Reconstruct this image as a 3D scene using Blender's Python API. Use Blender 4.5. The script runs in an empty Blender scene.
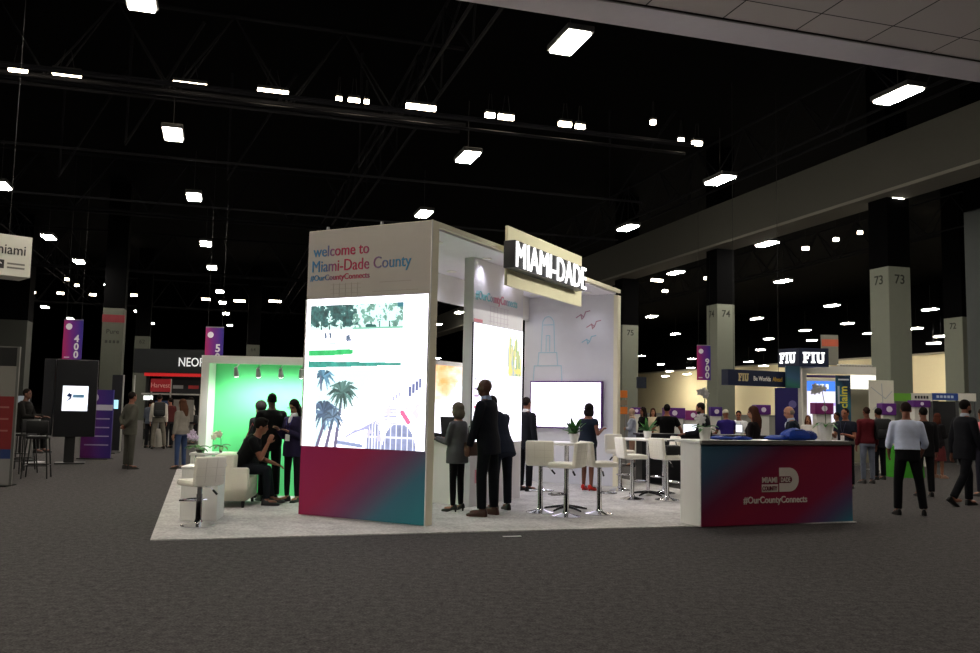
import bpy, bmesh, math, random
import numpy as np
from mathutils import Vector, Matrix
random.seed(7)
PI = math.pi
COL = bpy.context.scene.collection

# ------------------------------------------------------------------ camera model (980 x 653)
FP, EYE = 880.0, 1.5
PITCH, ROLL = math.atan(80.5 / FP), 0.0196
cF = Vector((0, math.cos(PITCH), math.sin(PITCH)))
cU0 = Vector((0, -math.sin(PITCH), math.cos(PITCH)))
cR = Vector((1, 0, 0)) * math.cos(ROLL) + cU0 * math.sin(ROLL)
cU = cU0 * math.cos(ROLL) - Vector((1, 0, 0)) * math.sin(ROLL)
def ray(x, y): return cF + cR * ((x - 490) / FP) - cU * ((y - 326.5) / FP)
def at_z(x, y, z=0.0):
    d = ray(x, y); return Vector((0, 0, EYE)) + d * ((z - EYE) / d.z)
def at_y(x, y, Y):
    d = ray(x, y); return Vector((0, 0, EYE)) + d * (Y / d.y)
cam = bpy.data.objects.new('camera', bpy.data.cameras.new('camera'))
COL.objects.link(cam)
cam.data.sensor_width = 36; cam.data.lens = FP / 980 * 36
cam.data.clip_start = 0.1; cam.data.clip_end = 400
m3 = Matrix((cR, cU, -cF)).transposed()
cam.matrix_world = Matrix.Translation((0, 0, EYE)) @ m3.to_4x4()
bpy.context.scene.camera = cam
vs = bpy.context.scene.view_settings
vs.view_transform = 'Standard'; vs.look = 'None'; vs.gamma = 1; vs.exposure = 0.0
vs.use_curve_mapping = False

# ------------------------------------------------------------------ materials
def lin(c):
    if isinstance(c, str):
        c = tuple(int(c[i:i + 2], 16) / 255 for i in (0, 2, 4))
    return tuple((v / 12.92 if v <= .04045 else ((v + .055) / 1.055) ** 2.4) for v in c) + (1.0,)
_M = {}
def mat(col, rough=.6, metal=0.0, emit=0.0, kind='plain', spec=.4, scale=60.0):
    key = (col, rough, metal, emit, kind, scale)
    if key in _M: return _M[key]
    m = bpy.data.materials.new('%s_%s' % (kind, col)); m.use_nodes = True
    nt = m.node_tree; b = nt.nodes['Principled BSDF']
    b.inputs['Base Color'].default_value = lin(col)
    b.inputs['Roughness'].default_value = rough
    b.inputs['Metallic'].default_value = metal
    b.inputs['Specular IOR Level'].default_value = spec
    if emit:
        b.inputs['Emission Color'].default_value = lin(col)
        b.inputs['Emission Strength'].default_value = emit
    if kind == 'cloth': b.inputs['Specular IOR Level'].default_value = .12
    if kind in ('cloth', 'leather', 'paint', 'leaf', 'skin'):
        tc = nt.nodes.new('ShaderNodeTexCoord')
        n = nt.nodes.new('ShaderNodeTexNoise')
        n.inputs['Scale'].default_value = {'cloth': 9, 'leather': 70, 'paint': 6, 'leaf': 25, 'skin': 40}[kind]
        n.inputs['Detail'].default_value = 4
        nt.links.new(tc.outputs['Object'], n.inputs['Vector'])
        bp = nt.nodes.new('ShaderNodeBump')
        bp.inputs['Strength'].default_value = {'cloth': .45, 'leather': .12, 'paint': .05, 'leaf': .2, 'skin': .06}[kind]
        bp.inputs['Distance'].default_value = {'cloth': .02, 'leather': .003, 'paint': .01, 'leaf': .01, 'skin': .003}[kind]
        nt.links.new(n.outputs['Fac'], bp.inputs['Height'])
        nt.links.new(bp.outputs['Normal'], b.inputs['Normal'])
        mx = nt.nodes.new('ShaderNodeMix'); mx.data_type = 'RGBA'
        c = lin(col)
        k = {'cloth': .22, 'leather': .04, 'paint': .04, 'leaf': .35, 'skin': .06}[kind]
        mx.inputs[6].default_value = tuple(v * (1 - k) for v in c[:3]) + (1,)
        mx.inputs[7].default_value = tuple(min(1, v * (1 + k)) for v in c[:3]) + (1,)
        nt.links.new(n.outputs['Fac'], mx.inputs[0])
        nt.links.new(mx.outputs[2], b.inputs['Base Color'])
    _M[key] = m
    return m
def gradient(name, direction, stops, rough=.45, emit=0.0):
    """print that changes colour along a direction in the panel's own coordinates"""
    m = bpy.data.materials.new(name); m.use_nodes = True
    nt = m.node_tree; b = nt.nodes['Principled BSDF']; b.inputs['Roughness'].default_value = rough
    b.inputs['Specular IOR Level'].default_value = .25
    tc = nt.nodes.new('ShaderNodeTexCoord'); d = nt.nodes.new('ShaderNodeVectorMath'); d.operation = 'DOT_PRODUCT'
    d.inputs[1].default_value = direction[:3]
    a = nt.nodes.new('ShaderNodeMath'); a.operation = 'ADD'; a.inputs[1].default_value = direction[3]
    r = nt.nodes.new('ShaderNodeValToRGB')
    e = r.color_ramp.elements
    while len(e) < len(stops): e.new(.5)
    for i, (p, c) in enumerate(stops): e[i].position = p; e[i].color = lin(c)
    nt.links.new(tc.outputs['Object'], d.inputs[0]); nt.links.new(d.outputs['Value'], a.inputs[0])
    nt.links.new(a.outputs[0], r.inputs['Fac']); nt.links.new(r.outputs['Color'], b.inputs['Base Color'])
    if emit:
        nt.links.new(r.outputs['Color'], b.inputs['Emission Color']); b.inputs['Emission Strength'].default_value = emit
    return m
def noise_mat(name, c0, c1, scale, rough=.95, bump=.4, dist=.01, scale2=None):
    m = bpy.data.materials.new(name); m.use_nodes = True
    nt = m.node_tree; b = nt.nodes['Principled BSDF']; b.inputs['Roughness'].default_value = rough
    b.inputs['Specular IOR Level'].default_value = .12
    tc = nt.nodes.new('ShaderNodeTexCoord'); n = nt.nodes.new('ShaderNodeTexNoise')
    n.inputs['Scale'].default_value = scale; n.inputs['Detail'].default_value = 6; n.inputs['Roughness'].default_value = .7
    r = nt.nodes.new('ShaderNodeValToRGB'); r.color_ramp.elements[0].color = lin(c0); r.color_ramp.elements[1].color = lin(c1)
    r.color_ramp.elements[0].position = .32; r.color_ramp.elements[1].position = .68
    nt.links.new(tc.outputs['Object'], n.inputs['Vector'])
    src = n.outputs['Fac']
    if scale2:
        n2 = nt.nodes.new('ShaderNodeTexNoise'); n2.inputs['Scale'].default_value = scale2; n2.inputs['Detail'].default_value = 5
        nt.links.new(tc.outputs['Object'], n2.inputs['Vector'])
        mx = nt.nodes.new('ShaderNodeMath'); mx.operation = 'ADD'
        h = nt.nodes.new('ShaderNodeMath'); h.operation = 'MULTIPLY'; h.inputs[1].default_value = .5
        nt.links.new(n.outputs['Fac'], mx.inputs[0]); nt.links.new(n2.outputs['Fac'], mx.inputs[1])
        nt.links.new(mx.outputs[0], h.inputs[0]); src = h.outputs[0]
    nt.links.new(src, r.inputs['Fac']); nt.links.new(r.outputs['Color'], b.inputs['Base Color'])
    bp = nt.nodes.new('ShaderNodeBump'); bp.inputs['Strength'].default_value = bump; bp.inputs['Distance'].default_value = dist
    nt.links.new(src, bp.inputs['Height']); nt.links.new(bp.outputs['Normal'], b.inputs['Normal'])
    return m
def picture_mat(strength):
    m = bpy.data.materials.new('screen_picture'); m.use_nodes = True
    nt = m.node_tree; b = nt.nodes['Principled BSDF']; b.inputs['Roughness'].default_value = .3
    b.inputs['Base Color'].default_value = (.01, .01, .01, 1)
    at = nt.nodes.new('ShaderNodeVertexColor'); at.layer_name = 'picture'
    nt.links.new(at.outputs['Color'], b.inputs['Emission Color']); b.inputs['Emission Strength'].default_value = strength
    return m

WHITE = mat('ecebe6', .5, kind='paint'); CREAM = mat('efe9d0', .55, kind='paint')
BLACK = mat('0b0b0c', .6); CHROME = mat('d8d8dc', .12, 1.0); LEATHER = mat('f3efe2', .38, kind='leather')
STEEL = mat('8c8e90', .35, .8)

# ------------------------------------------------------------------ mesh builder
class MB:
    def __init__(s): s.v, s.f, s.mi = [], [], []
    def add(s, vs, fs, mi=0):
        o = len(s.v); s.v += [tuple(v) for v in vs]
        for f in fs: s.f.append(tuple(i + o for i in f)); s.mi.append(mi)
        return s
    def box(s, x0, x1, y0, y1, z0, z1, mi=0, bev=0.0, M=None):
        bm = bmesh.new()
        bmesh.ops.create_cube(bm, size=1)
        for v in bm.verts:
            v.co = Vector(((x0 + x1) / 2 + v.co.x * (x1 - x0), (y0 + y1) / 2 + v.co.y * (y1 - y0), (z0 + z1) / 2 + v.co.z * (z1 - z0)))
        if bev: bmesh.ops.bevel(bm, geom=bm.edges[:], offset=bev, segments=2, affect='EDGES', profile=.5)
        if M: bm.transform(M)
        bm.verts.index_update()
        s.add([v.co[:] for v in bm.verts], [[v.index for v in f.verts] for f in bm.faces], mi); bm.free()
        return s
    def rings(s, rings, caps=True, mi=0, closed=False):
        n = len(rings[0]); vs = [p for r in rings for p in r]; fs = []
        for k in range(len(rings) - 1):
            for i in range(n):
                j = (i + 1) % n
                fs.append((k * n + i, k * n + j, (k + 1) * n + j, (k + 1) * n + i))
        if caps:
            fs.append(tuple(range(n))[::-1]); fs.append(tuple(range((len(rings) - 1) * n, len(rings) * n)))
        return s.add(vs, fs, mi)
    def cone(s, p0, p1, r0, r1=None, n=14, mi=0):
        p0, p1 = Vector(p0), Vector(p1); r1 = r0 if r1 is None else r1
        d = (p1 - p0).normalized(); a = d.orthogonal().normalized(); b = d.cross(a)
        return s.rings([[p + (a * math.cos(t) + b * math.sin(t)) * r for t in [2 * PI * i / n for i in range(n)]] for p, r in ((p0, r0), (p1, r1))], mi=mi)
    def tube(s, pts, r, n=8, mi=0):
        pts = [Vector(p) for p in pts]; rs = r if isinstance(r, (list, tuple)) else [r] * len(pts)
        out = []; a = None
        for i, p in enumerate(pts):
            d = (pts[min(i + 1, len(pts) - 1)] - pts[max(i - 1, 0)]).normalized()
            a = d.orthogonal().normalized() if a is None else (a - d * a.dot(d)).normalized()
            b = d.cross(a)
            out.append([p + (a * math.cos(t) + b * math.sin(t)) * rs[i] for t in [2 * PI * k / n for k in range(n)]])
        return s.rings(out, mi=mi)
    def ell(s, c, r, R=None, n=12, m=8, mi=0):
        c = Vector(c); vs = []; fs = []
        for k in range(1, m):
            ph = PI * k / m
            for i in range(n):
                t = 2 * PI * i / n
                p = Vector((r[0] * math.sin(ph) * math.cos(t), r[1] * math.sin(ph) * math.sin(t), r[2] * math.cos(ph)))
                vs.append(c + (R @ p if R else p))
        top = Vector((0, 0, r[2])); vs.append(c + (R @ top if R else top)); vs.append(c - (R @ top if R else top))
        for k in range(m - 2):
            for i in range(n):
                j = (i + 1) % n; fs.append((k * n + i, (k + 1) * n + i, (k + 1) * n + j, k * n + j))
        T = len(vs) - 2
        for i in range(n):
            j = (i + 1) % n; fs.append((T, i, j)); fs.append((T + 1, (m - 2) * n + j, (m - 2) * n + i))
        return s.add(vs, fs, mi)
    def lathe(s, prof, c=(0, 0, 0), n=24, mi=0):
        return s.rings([[(c[0] + r * math.cos(2 * PI * i / n), c[1] + r * math.sin(2 * PI * i / n), c[2] + z) for i in range(n)] for r, z in prof], mi=mi)
    def prism(s, poly, y0, y1, mi=0):
        """polygon in x,z extruded along y"""
        n = len(poly); vs = [(x, y0, z) for x, z in poly] + [(x, y1, z) for x, z in poly]
        fs = [tuple(range(n)), tuple(range(2 * n - 1, n - 1, -1))] + [(i, i + n, (i + 1) % n + n, (i + 1) % n) for i in range(n)]
        return s.add(vs, fs, mi)
    def mesh(s, name):
        me = bpy.data.meshes.new(name); me.from_pydata(s.v, [], s.f); me.polygons.foreach_set('material_index', s.mi); me.update()
        return me
    def build(s, name, m, parent=None, smooth=False, loc=None, rotz=0.0):
        me = s.mesh(name)
        for q in (m if isinstance(m, (list, tuple)) else [m]): me.materials.append(q)
        bm = bmesh.new(); bm.from_mesh(me); bmesh.ops.recalc_face_normals(bm, faces=bm.faces[:]); bm.to_mesh(me); bm.free()
        o = bpy.data.objects.new(name, me); COL.objects.link(o)
        if smooth:
            me.polygons.foreach_set('use_smooth', [True] * len(me.polygons))
            try: me.set_sharp_from_angle(angle=math.radians(38))
            except Exception: pass
        if parent is not None: o.parent = parent
        if loc is not None: o.location = loc
        o.rotation_euler.z = rotz
        return o
def tag(o, label=None, cat=None, group=None, kind=None):
    if label: o['label'] = label
    if cat: o['category'] = cat
    if group: o['group'] = group
    if kind: o['kind'] = kind
    return o
def thing(name, label, cat, loc, rotz=0.0, group=None, kind=None):
    o = bpy.data.objects.new(name, None); COL.objects.link(o); o.empty_display_size = .1
    o.location = loc; o.rotation_euler.z = rotz
    return tag(o, label, cat, group, kind)
def copy_tree(o, parent=None):
    c = o.copy(); COL.objects.link(c)
    if parent is not None: c.parent = parent
    for ch in list(o.children): copy_tree(ch, c)
    return c
def bx(name, m, parent, x0, x1, y0, y1, z0, z1, bev=0.0, smooth=False):
    return MB().box(x0, x1, y0, y1, z0, z1, bev=bev).build(name, m, parent, smooth)
def text(body, size, m, parent, x, y, z, name='lettering', bold=0.0, depth=.004, align='LEFT', sx=1.0, rot=None, label=None, spacing=1.0, fit=None, fh=None):
    cu = bpy.data.curves.new(name, 'FONT'); cu.body = body; cu.size = size; cu.extrude = depth; cu.offset = bold * size
    cu.align_x = align; cu.resolution_u = 3; cu.space_character = spacing
    t = bpy.data.objects.new('t', cu)
    me = bpy.data.meshes.new_from_object(t)
    bpy.data.objects.remove(t); bpy.data.curves.remove(cu)
    if fit:
        xs = [v.co.x for v in me.vertices]; ys = [v.co.y for v in me.vertices]
        kx = fit / (max(xs) - min(xs)); ky = fh / (max(ys) - min(ys)) if fh else 1
        me.transform(Matrix.Diagonal((kx, ky, 1, 1)) @ Matrix.Translation((-min(xs) if align == 'LEFT' else 0, 0, 0))); sx = 1
    M = Matrix.Translation((x, y, z)) @ (rot or Matrix.Identity(4)) @ Matrix.Rotation(PI / 2, 4, 'X') @ Matrix.Diagonal((sx, 1, 1, 1))
    me.transform(M); me.name = name; me.materials.clear(); me.materials.append(m)
    o = bpy.data.objects.new(name, me); COL.objects.link(o)
    if parent is not None: o.parent = parent
    if label: o['label'] = label
    return o
def picture(name, parent, x0, x1, y, z0, z1, img, strength):
    """flat screen picture: a grid of quads carrying the colours of the picture (rows top to bottom)"""
    h, w = img.shape[:2]
    gx = np.linspace(x0, x1, w + 1); gz = np.linspace(z1, z0, h + 1)
    X, Z = np.meshgrid(gx, gz)
    v = np.stack([X.ravel(), np.full(X.size, y), Z.ravel()], 1)
    I = np.arange((w + 1) * (h + 1)).reshape(h + 1, w + 1)
    f = np.stack([I[:-1, :-1].ravel(), I[1:, :-1].ravel(), I[1:, 1:].ravel(), I[:-1, 1:].ravel()], 1)
    me = bpy.data.meshes.new(name); me.from_pydata(v.tolist(), [], f.tolist()); me.update()
    ca = me.color_attributes.new('picture', 'FLOAT_COLOR', 'CORNER')
    im = np.clip(img, 0, 1); l = np.where(im <= .04045, im / 12.92, ((im + .055) / 1.055) ** 2.4)
    l = np.where(im.min(2, keepdims=True) > .965, l * np.array((.92, .90, 1.0)), (l * 1.35 + .03) / strength); c = np.ones((h * w, 4), np.float32); c[:, :3] = l.reshape(-1, 3)
    ca.data.foreach_set('color', np.repeat(c, 4, 0).ravel())
    me.materials.append(picture_mat(strength))
    o = bpy.data.objects.new(name, me); COL.objects.link(o); o.parent = parent
    return o

U = Vector((.957, .29, 0)); V = Vector((-.29, .957, 0)); HALL = math.atan2(.29, .957)

# ------------------------------------------------------------------ hall shell
FLOOR = noise_mat('grey_carpet', '151414', '5d5a5a', 14, bump=.6, dist=.012, scale2=60)
me = MB().box(-95, 110, -14, 175, -.1, 0).build('floor', FLOOR); tag(me, kind='structure')
DARK = mat('050506', .95, spec=.05); DARKW = mat('0c0c0e', .95, spec=.05)
tag(MB().box(-95, 110, -14, 175, 13, 13.2).build('ceiling', DARK), kind='structure')
tag(MB().box(-95, 110, 172, 172.4, 0, 13).build('wall_back', DARKW), kind='structure')
tag(MB().box(-94, -93.6, -14, 172, 0, 13).build('wall_left', DARKW), kind='structure')
tag(MB().box(-95, 110, -13.6, -13.2, 0, 13).build('wall_front', DARKW), kind='structure')
# right wall runs along the column line, beige below, black above
BEIGE = mat('d8cba4', .8, kind='paint')
W0 = Vector((38.0, 76.0, 0)); rightwall = thing('wall_right', None, None, W0, HALL, kind='structure')
def hallbox(name, m, c, hx, hy, z0, z1, kind='structure', parent=None, bev=0.0):
    o = MB().box(-hx, hx, -hy, hy, z0, z1, bev=bev).build(name, m, parent, loc=c, rotz=HALL)
    return tag(o, kind=kind) if kind else o
bx('lower_wall', BEIGE, rightwall, 0, .3, -75, 100, 0, 6.9)
bx('upper_wall', DARK, rightwall, 0, .3, -75, 100, 6.9, 13)
bx('wall_cap', mat('8f8a78', .7), rightwall, -.12, 0, -75, 100, 6.75, 6.9)
# white carpet of the booth
WCARP = noise_mat('pale_carpet', '8f8d8c', 'd6d4d2', 2.2, bump=.35, dist=.01, scale2=30)
cc = at_z(150, 541)
cp = MB().box(0, 9.2, 0, 10.5, 0, .012).build('carpet', WCARP, loc=(cc.x, cc.y, 0), rotz=math.atan2(2.0, 6.18))
tag(cp, 'pale grey-white booth carpet under the stools and tower', 'carpet', kind='thing')
tp = at_z(512, 537.5)
tag(MB().box(-.11, .11, -.018, .018, .0125, .016).build('tape_strip', mat('f1efe8', .5), loc=(tp.x, tp.y, 0), rotz=.3), 'short strip of white tape on the carpet edge before the suited man', 'tape')

# columns, with black-painted tops
COLM = mat('787c70', .75, kind='paint'); COLM_DIM = mat('4e5148', .8, kind='paint'); NUM = mat('2c2d28', .7)  # darker copy of the column paint stands in for weaker light on left columns
def column(X, Y, w, top, number=None, rot=HALL, m=COLM, band=None, up=13):
    r = thing('column', None, None, (X, Y, 0), rot, kind='structure')
    bx('shaft', m, r, -w / 2, w / 2, -w / 2, w / 2, 0, top, bev=.02)
    if up > top: bx('black_top', DARK, r, -w / 2, w / 2, -w / 2, w / 2, top, up)
    if number:
        text(number, .42, NUM, r, 0, -w / 2 - .01, top - .55, 'number', .01, align='CENTER')
        text(number, .42, NUM, r, -w / 2 - .01, .0, top - .55, 'number', .01, align='CENTER', rot=Matrix.Rotation(-PI / 2, 4, 'Z'))
    if band:
        bx('red_band', mat('6a1420', .6), r, -w / 2 - .02, w / 2 + .02, -w / 2 - .02, -w / 2 + .3, top - .75, top - .35)
        text('Pure', .34, mat('23241f', .8), r, 0, -w / 2 - .015, top - 1.35, 'lettering', .01, align='CENTER')
        for k in range(4): bx('letter_mark', NUM, r, -.35 + k * .19, -.22 + k * .19, -w / 2 - .015, -w / 2, top - 1.85, top - 1.7)
    return r
column(13.0, 28.4, .86, 6.25, '73'); column(10.0, 38.0, .86, 6.1, '74'); column(7.35, 47.2, .95, 6.0, '75')
column(23.2, 43, 1.15, 6.3, '72'); column(17.35, 29.5, 1.6, 8.55, None, m=mat('5a5f5f', .8, kind='paint'))
q = at_y(102.5, 440, 46); column(q.x, 46.6, 1.05, 6.3, None, band=True, m=COLM_DIM)
q = at_y(134, 440, 66); column(q.x, 66.6, 1.05, 6.3, '62', m=COLM_DIM)
q = at_y(8, 440, 55); column(q.x, 55, 1.6, 6.3, None, m=mat('3c3e3a', .8, kind='paint'))
q = at_y(249, 440, 74); column(q.x, 74, 1.05, 6.3, '64', m=COLM_DIM)
# great beam over the columns
b0 = Vector((13.85, 24.49, 0)); mid = b0 + V * 20
bm_ = MB().box(-.45, .55, -45, 70, 8.6, 10.3).build('beam', mat('57564f', .8, kind='paint'), loc=mid, rotz=HALL); tag(bm_, kind='structure')
lip = MB().box(-.55, .65, -45, 70, 8.5, 8.6).build('beam_lip', mat('8d8a80', .7), loc=mid, rotz=HALL); tag(lip, kind='structure')
# low soffit of the mezzanine over the camera, tiled
sof = thing('ceiling_soffit', None, None, at_z(700, 37, 7.0), HALL, kind='structure')
def tile_mat():
    m = bpy.data.materials.new('soffit_tiles'); m.use_nodes = True; nt = m.node_tree; b = nt.nodes['Principled BSDF']
    b.inputs['Roughness'].default_value = .8
    tc = nt.nodes.new('ShaderNodeTexCoord'); br = nt.nodes.new('ShaderNodeTexBrick')
    br.offset = 0; br.inputs['Scale'].default_value = 1.0; br.inputs['Brick Width'].default_value = 1.2; br.inputs['Row Height'].default_value = 1.2
    br.inputs['Mortar Size'].default_value = .012
    br.inputs['Color1'].default_value = lin('c9c0bc'); br.inputs['Color2'].default_value = lin('c2bab6'); br.inputs['Mortar'].default_value = lin('302c2b')
    nt.links.new(tc.outputs['Object'], br.inputs['Vector']); nt.links.new(br.outputs['Color'], b.inputs['Base Color'])
    return m
bx('tile_field', tile_mat(), sof, -4.2, 22, -14, -.62, .02, .4)
bx('border', mat('dcd6dc', .7, kind='paint'), sof, -4.2, 22, -.62, 0, -.02, 1.6)
bx('joint', mat('302c2b', .8), sof, -4.2, 22, -.635, -.62, .0, .3)

# roof trusses and pipes
TR = mat('1d1d20', .8, spec=.1)
def truss(c, length, z, depth, step, rot=HALL, r=.06, name='truss'):
    mb = MB(); L = length / 2
    for yy in (-.35, .35):
        mb.tube([(-L, yy, z), (L, yy, z)], r, 6)
    mb.tube([(-L, 0, z + depth), (L, 0, z + depth)], r, 6)
    n = int(length / step)
    for i in range(n):
        x = -L + i * step
        mb.tube([(x, -.35, z), (x + step / 2, 0, z + depth), (x + step, -.35, z)], r * .6, 5)
        mb.tube([(x, .35, z), (x + step / 2, 0, z + depth), (x + step, .35, z)], r * .6, 5)
    return tag(mb.build(name, TR, loc=(c[0], c[1], 0), rotz=rot), kind='structure')
for Y in (26, 42, 60, 82): truss((-22 - Y * .22, Y - 9), 56, 9.6, 2.4, 3.0)
for X0 in (-26, -8, 6, 22): truss((X0, 45), 110, 10.6, 1.8, 3.4, rot=HALL + PI / 2, r=.05)
for k, (Y, z) in enumerate(((21.5, 8.9), (22.1, 9.15), (22.6, 9.0), (30, 9.3), (36, 9.0))):
    tag(MB().tube([U * -40 + Vector((-3, Y, z)), U * 9 + Vector((-3, Y, z))], .045, 6).build('pipe', mat('26262a', .7, spec=.1)), kind='structure')
for (x, y, Y) in ((233, 60, 30), (360, 130, 28), (690, 120, 40), (610, 120, 33), (60, 160, 30), (127, 120, 26)):
    a = at_y(x, y, Y)
    tag(MB().tube([(a.x, a.y, 13), (a.x, a.y, 9.2), (a.x + 2.4, a.y - .6, 12.8)], .06, 6).build('hanger_strut', TR), kind='structure')

# ------------------------------------------------------------------ hall lights
LAMP = mat('fff6e6', .4, emit=150.0, kind='lamp'); LAMPS = mat('ffedd0', .4, emit=20.0, kind='lamp'); HOUS = mat('3a3a3a', .5)
HB = [(140, -5), (173, 133), (194, 196), (206, 243), (212, 267), (220, 291), (222.5, 302), (226, 313), (230, 325), (48.6, 236.6), (79, 261), (109, 285),
      (121.5, 297), (138, 311), (151.4, 323), (16, 292), (45, 306.7), (70.4, 318.3), (1, 184.5),
      (570, 41), (468, 156), (424, 213), (628, 227), (720, 179), (898, 94), (887, 200), (767, 243), (783, 280.5), (889, 257), (676, 272), (624, 292),
      (651.5, 316), (627, 321.5), (722, 302), (757, 318), (832, 305), (805, 330), (847.5, 323), (812, 340), (869, 333), (930, 309), (916, 328), (941, 336),
      (933.5, 343), (675.5, 333.6), (768.6, 338.5), (760.5, 349.5), (748.7, 361.5), (763.7, 365.5), (641.6, 355.7), (661, 364), (692, 358.6),
      (691, 367.6), (669.6, 371), (665.4, 376), (687, 373.8), (438, 324), (459, 312), (438, 358)]
ORD = 'topmost second third fourth fifth sixth seventh eighth ninth tenth eleventh twelfth thirteenth fourteenth fifteenth sixteenth seventeenth eighteenth nineteenth twentieth twenty-first twenty-second twenty-third twenty-fourth twenty-fifth twenty-sixth twenty-seventh twenty-eighth twenty-ninth thirtieth thirty-first thirty-second'.split()
def wall_limit(px, py):
    """depth at which the sight line meets the right wall"""
    d = ray(px, py); n = U
    k = (W0 - Vector((0, 0, EYE))).dot(n) / d.dot(n) if d.dot(n) > 0 else 1e9
    return k * d.y
light_proto = None
def hall_light(p, label, group='high-bay lights of the hall'):
    global light_proto
    if light_proto is None:
        light_proto = thing('ceiling_light', label, 'ceiling light', p, HALL, group)
        MB().box(-.22, .22, -.52, .52, -.07, 0, bev=.02).build('diffuser', LAMP, light_proto)
        MB().box(-.27, .27, -.57, .57, -.02, .1, bev=.02).build('housing', HOUS, light_proto)
        MB().tube([(0, 0, .1), (0, 0, 1.6)], 0.012, 5).build('hanger', BLACK, light_proto)
        return light_proto
    o = copy_tree(light_proto); o.location = p; o['label'] = label; o['group'] = group
    return o
zones = {'left': [], 'mid': [], 'right': [], 'gap': []}
for q in HB:
    z = 'gap' if q in ((438, 324), (459, 312), (438, 358)) else 'left' if q[0] < 300 else 'mid' if q[0] < 640 else 'right'
    zones[z].append(q)
zt = {'left': 'in the black ceiling left of the tower', 'mid': 'in the black ceiling right above the booth',
      'right': 'in the black ceiling right of the booth', 'gap': 'seen through the gap between tower and pier'}
for z, L in zones.items():
    for k, q in enumerate(sorted(L, key=lambda t: t[1])):
        p = at_z(q[0], q[1], 8.55)
        lim = min(.93 * wall_limit(*q), 120)
        if p.y > lim: p = at_y(q[0], q[1], lim)
        hall_light(p, '%s bright ceiling light from the top, %s' % (ORD[k] if k else 'first', zt[z]))
n_ex = 0
for gu, gv, side in ((-2, 0, 'left'), (-3, 0, 'left'), (-1, -1, 'left'), (-2, -1, 'left'), (-3, -1, 'left'), (-1, -2, 'left'), (-2, -2, 'left'), (2, 0, 'right'), (3, 0, 'right')):  # extra hall lights out of view, added to brighten fronts facing the camera
    hall_light(Vector((1.4 + 7.5 * gu - 1.85 * gv, 16.5 + 2.2 * gu + 7.7 * gv, 8.55)), 'added unseen ceiling light high outside the photo on the %s of the front carpet' % side, 'added high-bay lights outside the %s of the photo' % side)
for k in range(8):  # unseen soffit lights added to brighten the counter and tower fronts
    q = Vector(sof.location) + U * (-2.4 + 4.2 * (k % 4)) - V * (5.4 + 4.2 * (k // 4))
    t = thing('recessed_fill_light', 'added unseen square fill light in the low tiled soffit above the viewer', 'ceiling light', (q.x, q.y, 7.02), HALL, 'added soffit fill lights')
    bx('diffuser', mat('fff4e6', .4, emit=8.0, kind='lamp'), t, -.3, .3, -.3, .3, -.02, -.005); bx('frame', WHITE, t, -.34, .34, -.34, .34, -.012, .0)
for q in ((10.2, 12.2), (13.5, 13.2), (11.6, 8.2), (15.5, 9.6)):  # stronger out-of-view lights added to brighten the hanging board from the right
    t = thing('recessed_fill_light', 'added unseen square fill light in the low tiled soffit right of the photo', 'ceiling light', (q[0], q[1], 7.02), HALL, 'added soffit fill lights at the right')
    bx('diffuser', mat('fff4e6', .4, emit=40.0, kind='lamp'), t, -.3, .3, -.3, .3, -.02, -.005); bx('frame', WHITE, t, -.34, .34, -.34, .34, -.012, .0)
# slim tube lights hung along the catwalk, whole and broken rows
ST = [(18, 69, 18), (67, 73, 28), (190, 85, 34), (273, 92, 32), (339, 99, 6), (354, 100.5, 12), (366.5, 102, 5), (421, 107, 32), (490, 115, 10), (506, 117, 17), (565, 124, 14), (580, 126.5, 10),
      (653, 122, 5), (681, 140, 6), (697, 143, 11)]
FAR_ST = [(30, 292, 10), (60.5, 293, 6), (93, 294.4, 6), (136, 295, 10), (206, 299, 8), (239.5, 300.7, 11), (275, 301, 12), (657, 280, 12), (665, 290.7, 5), (707, 278, 5), (805.5, 248, 6),
          (836, 239, 4), (860, 232, 3), (67, 279, 4), (77, 285, 4)]
SG = 'slim tube lights of the catwalk'
for k, (x, y, w) in enumerate(ST):
    p = at_z(x, y, 9.5); hw = w / FP * p.y / 2 * .97
    t = thing('tube_light', '%s slim tube light from the left in the upper row under the black roof' % (ORD[k] if k else 'leftmost'), 'ceiling light', p, HALL, SG)
    MB().box(-hw, hw, -.06, .06, -.07, .05, bev=.01).build('tube', LAMPS, t)
    MB().box(-hw, hw, -.09, .09, .05, .12).build('housing', HOUS, t)
    MB().tube([(-hw * .5, 0, .1), (-hw * .2, 0, .6)], .012, 5).build('bracket', BLACK, t)
    MB().tube([(hw * .5, 0, .1), (hw * .2, 0, .6)], .012, 5).build('bracket', BLACK, t)
for k, (x, y, w) in enumerate(sorted(FAR_ST)):
    p = at_z(x, y, 10)
    if p.y > .93 * wall_limit(x, y): p = at_y(x, y, .93 * wall_limit(x, y))
    hw = w / FP * p.y / 2
    t = thing('tube_light', '%s small distant tube light from the left, low in the black ceiling' % (ORD[k] if k else 'leftmost'), 'ceiling light', p, HALL, 'far tube lights')
    MB().box(-hw, hw, -.1, .1, -.1, .05).build('tube', LAMPS, t)
    MB().box(-hw, hw, -.12, .12, .05, .12).build('housing', HOUS, t); MB().tube([(0, 0, .1), (0, 0, 12.9 - p.z)], .012, 4).build('hanger', BLACK, t)

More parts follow.
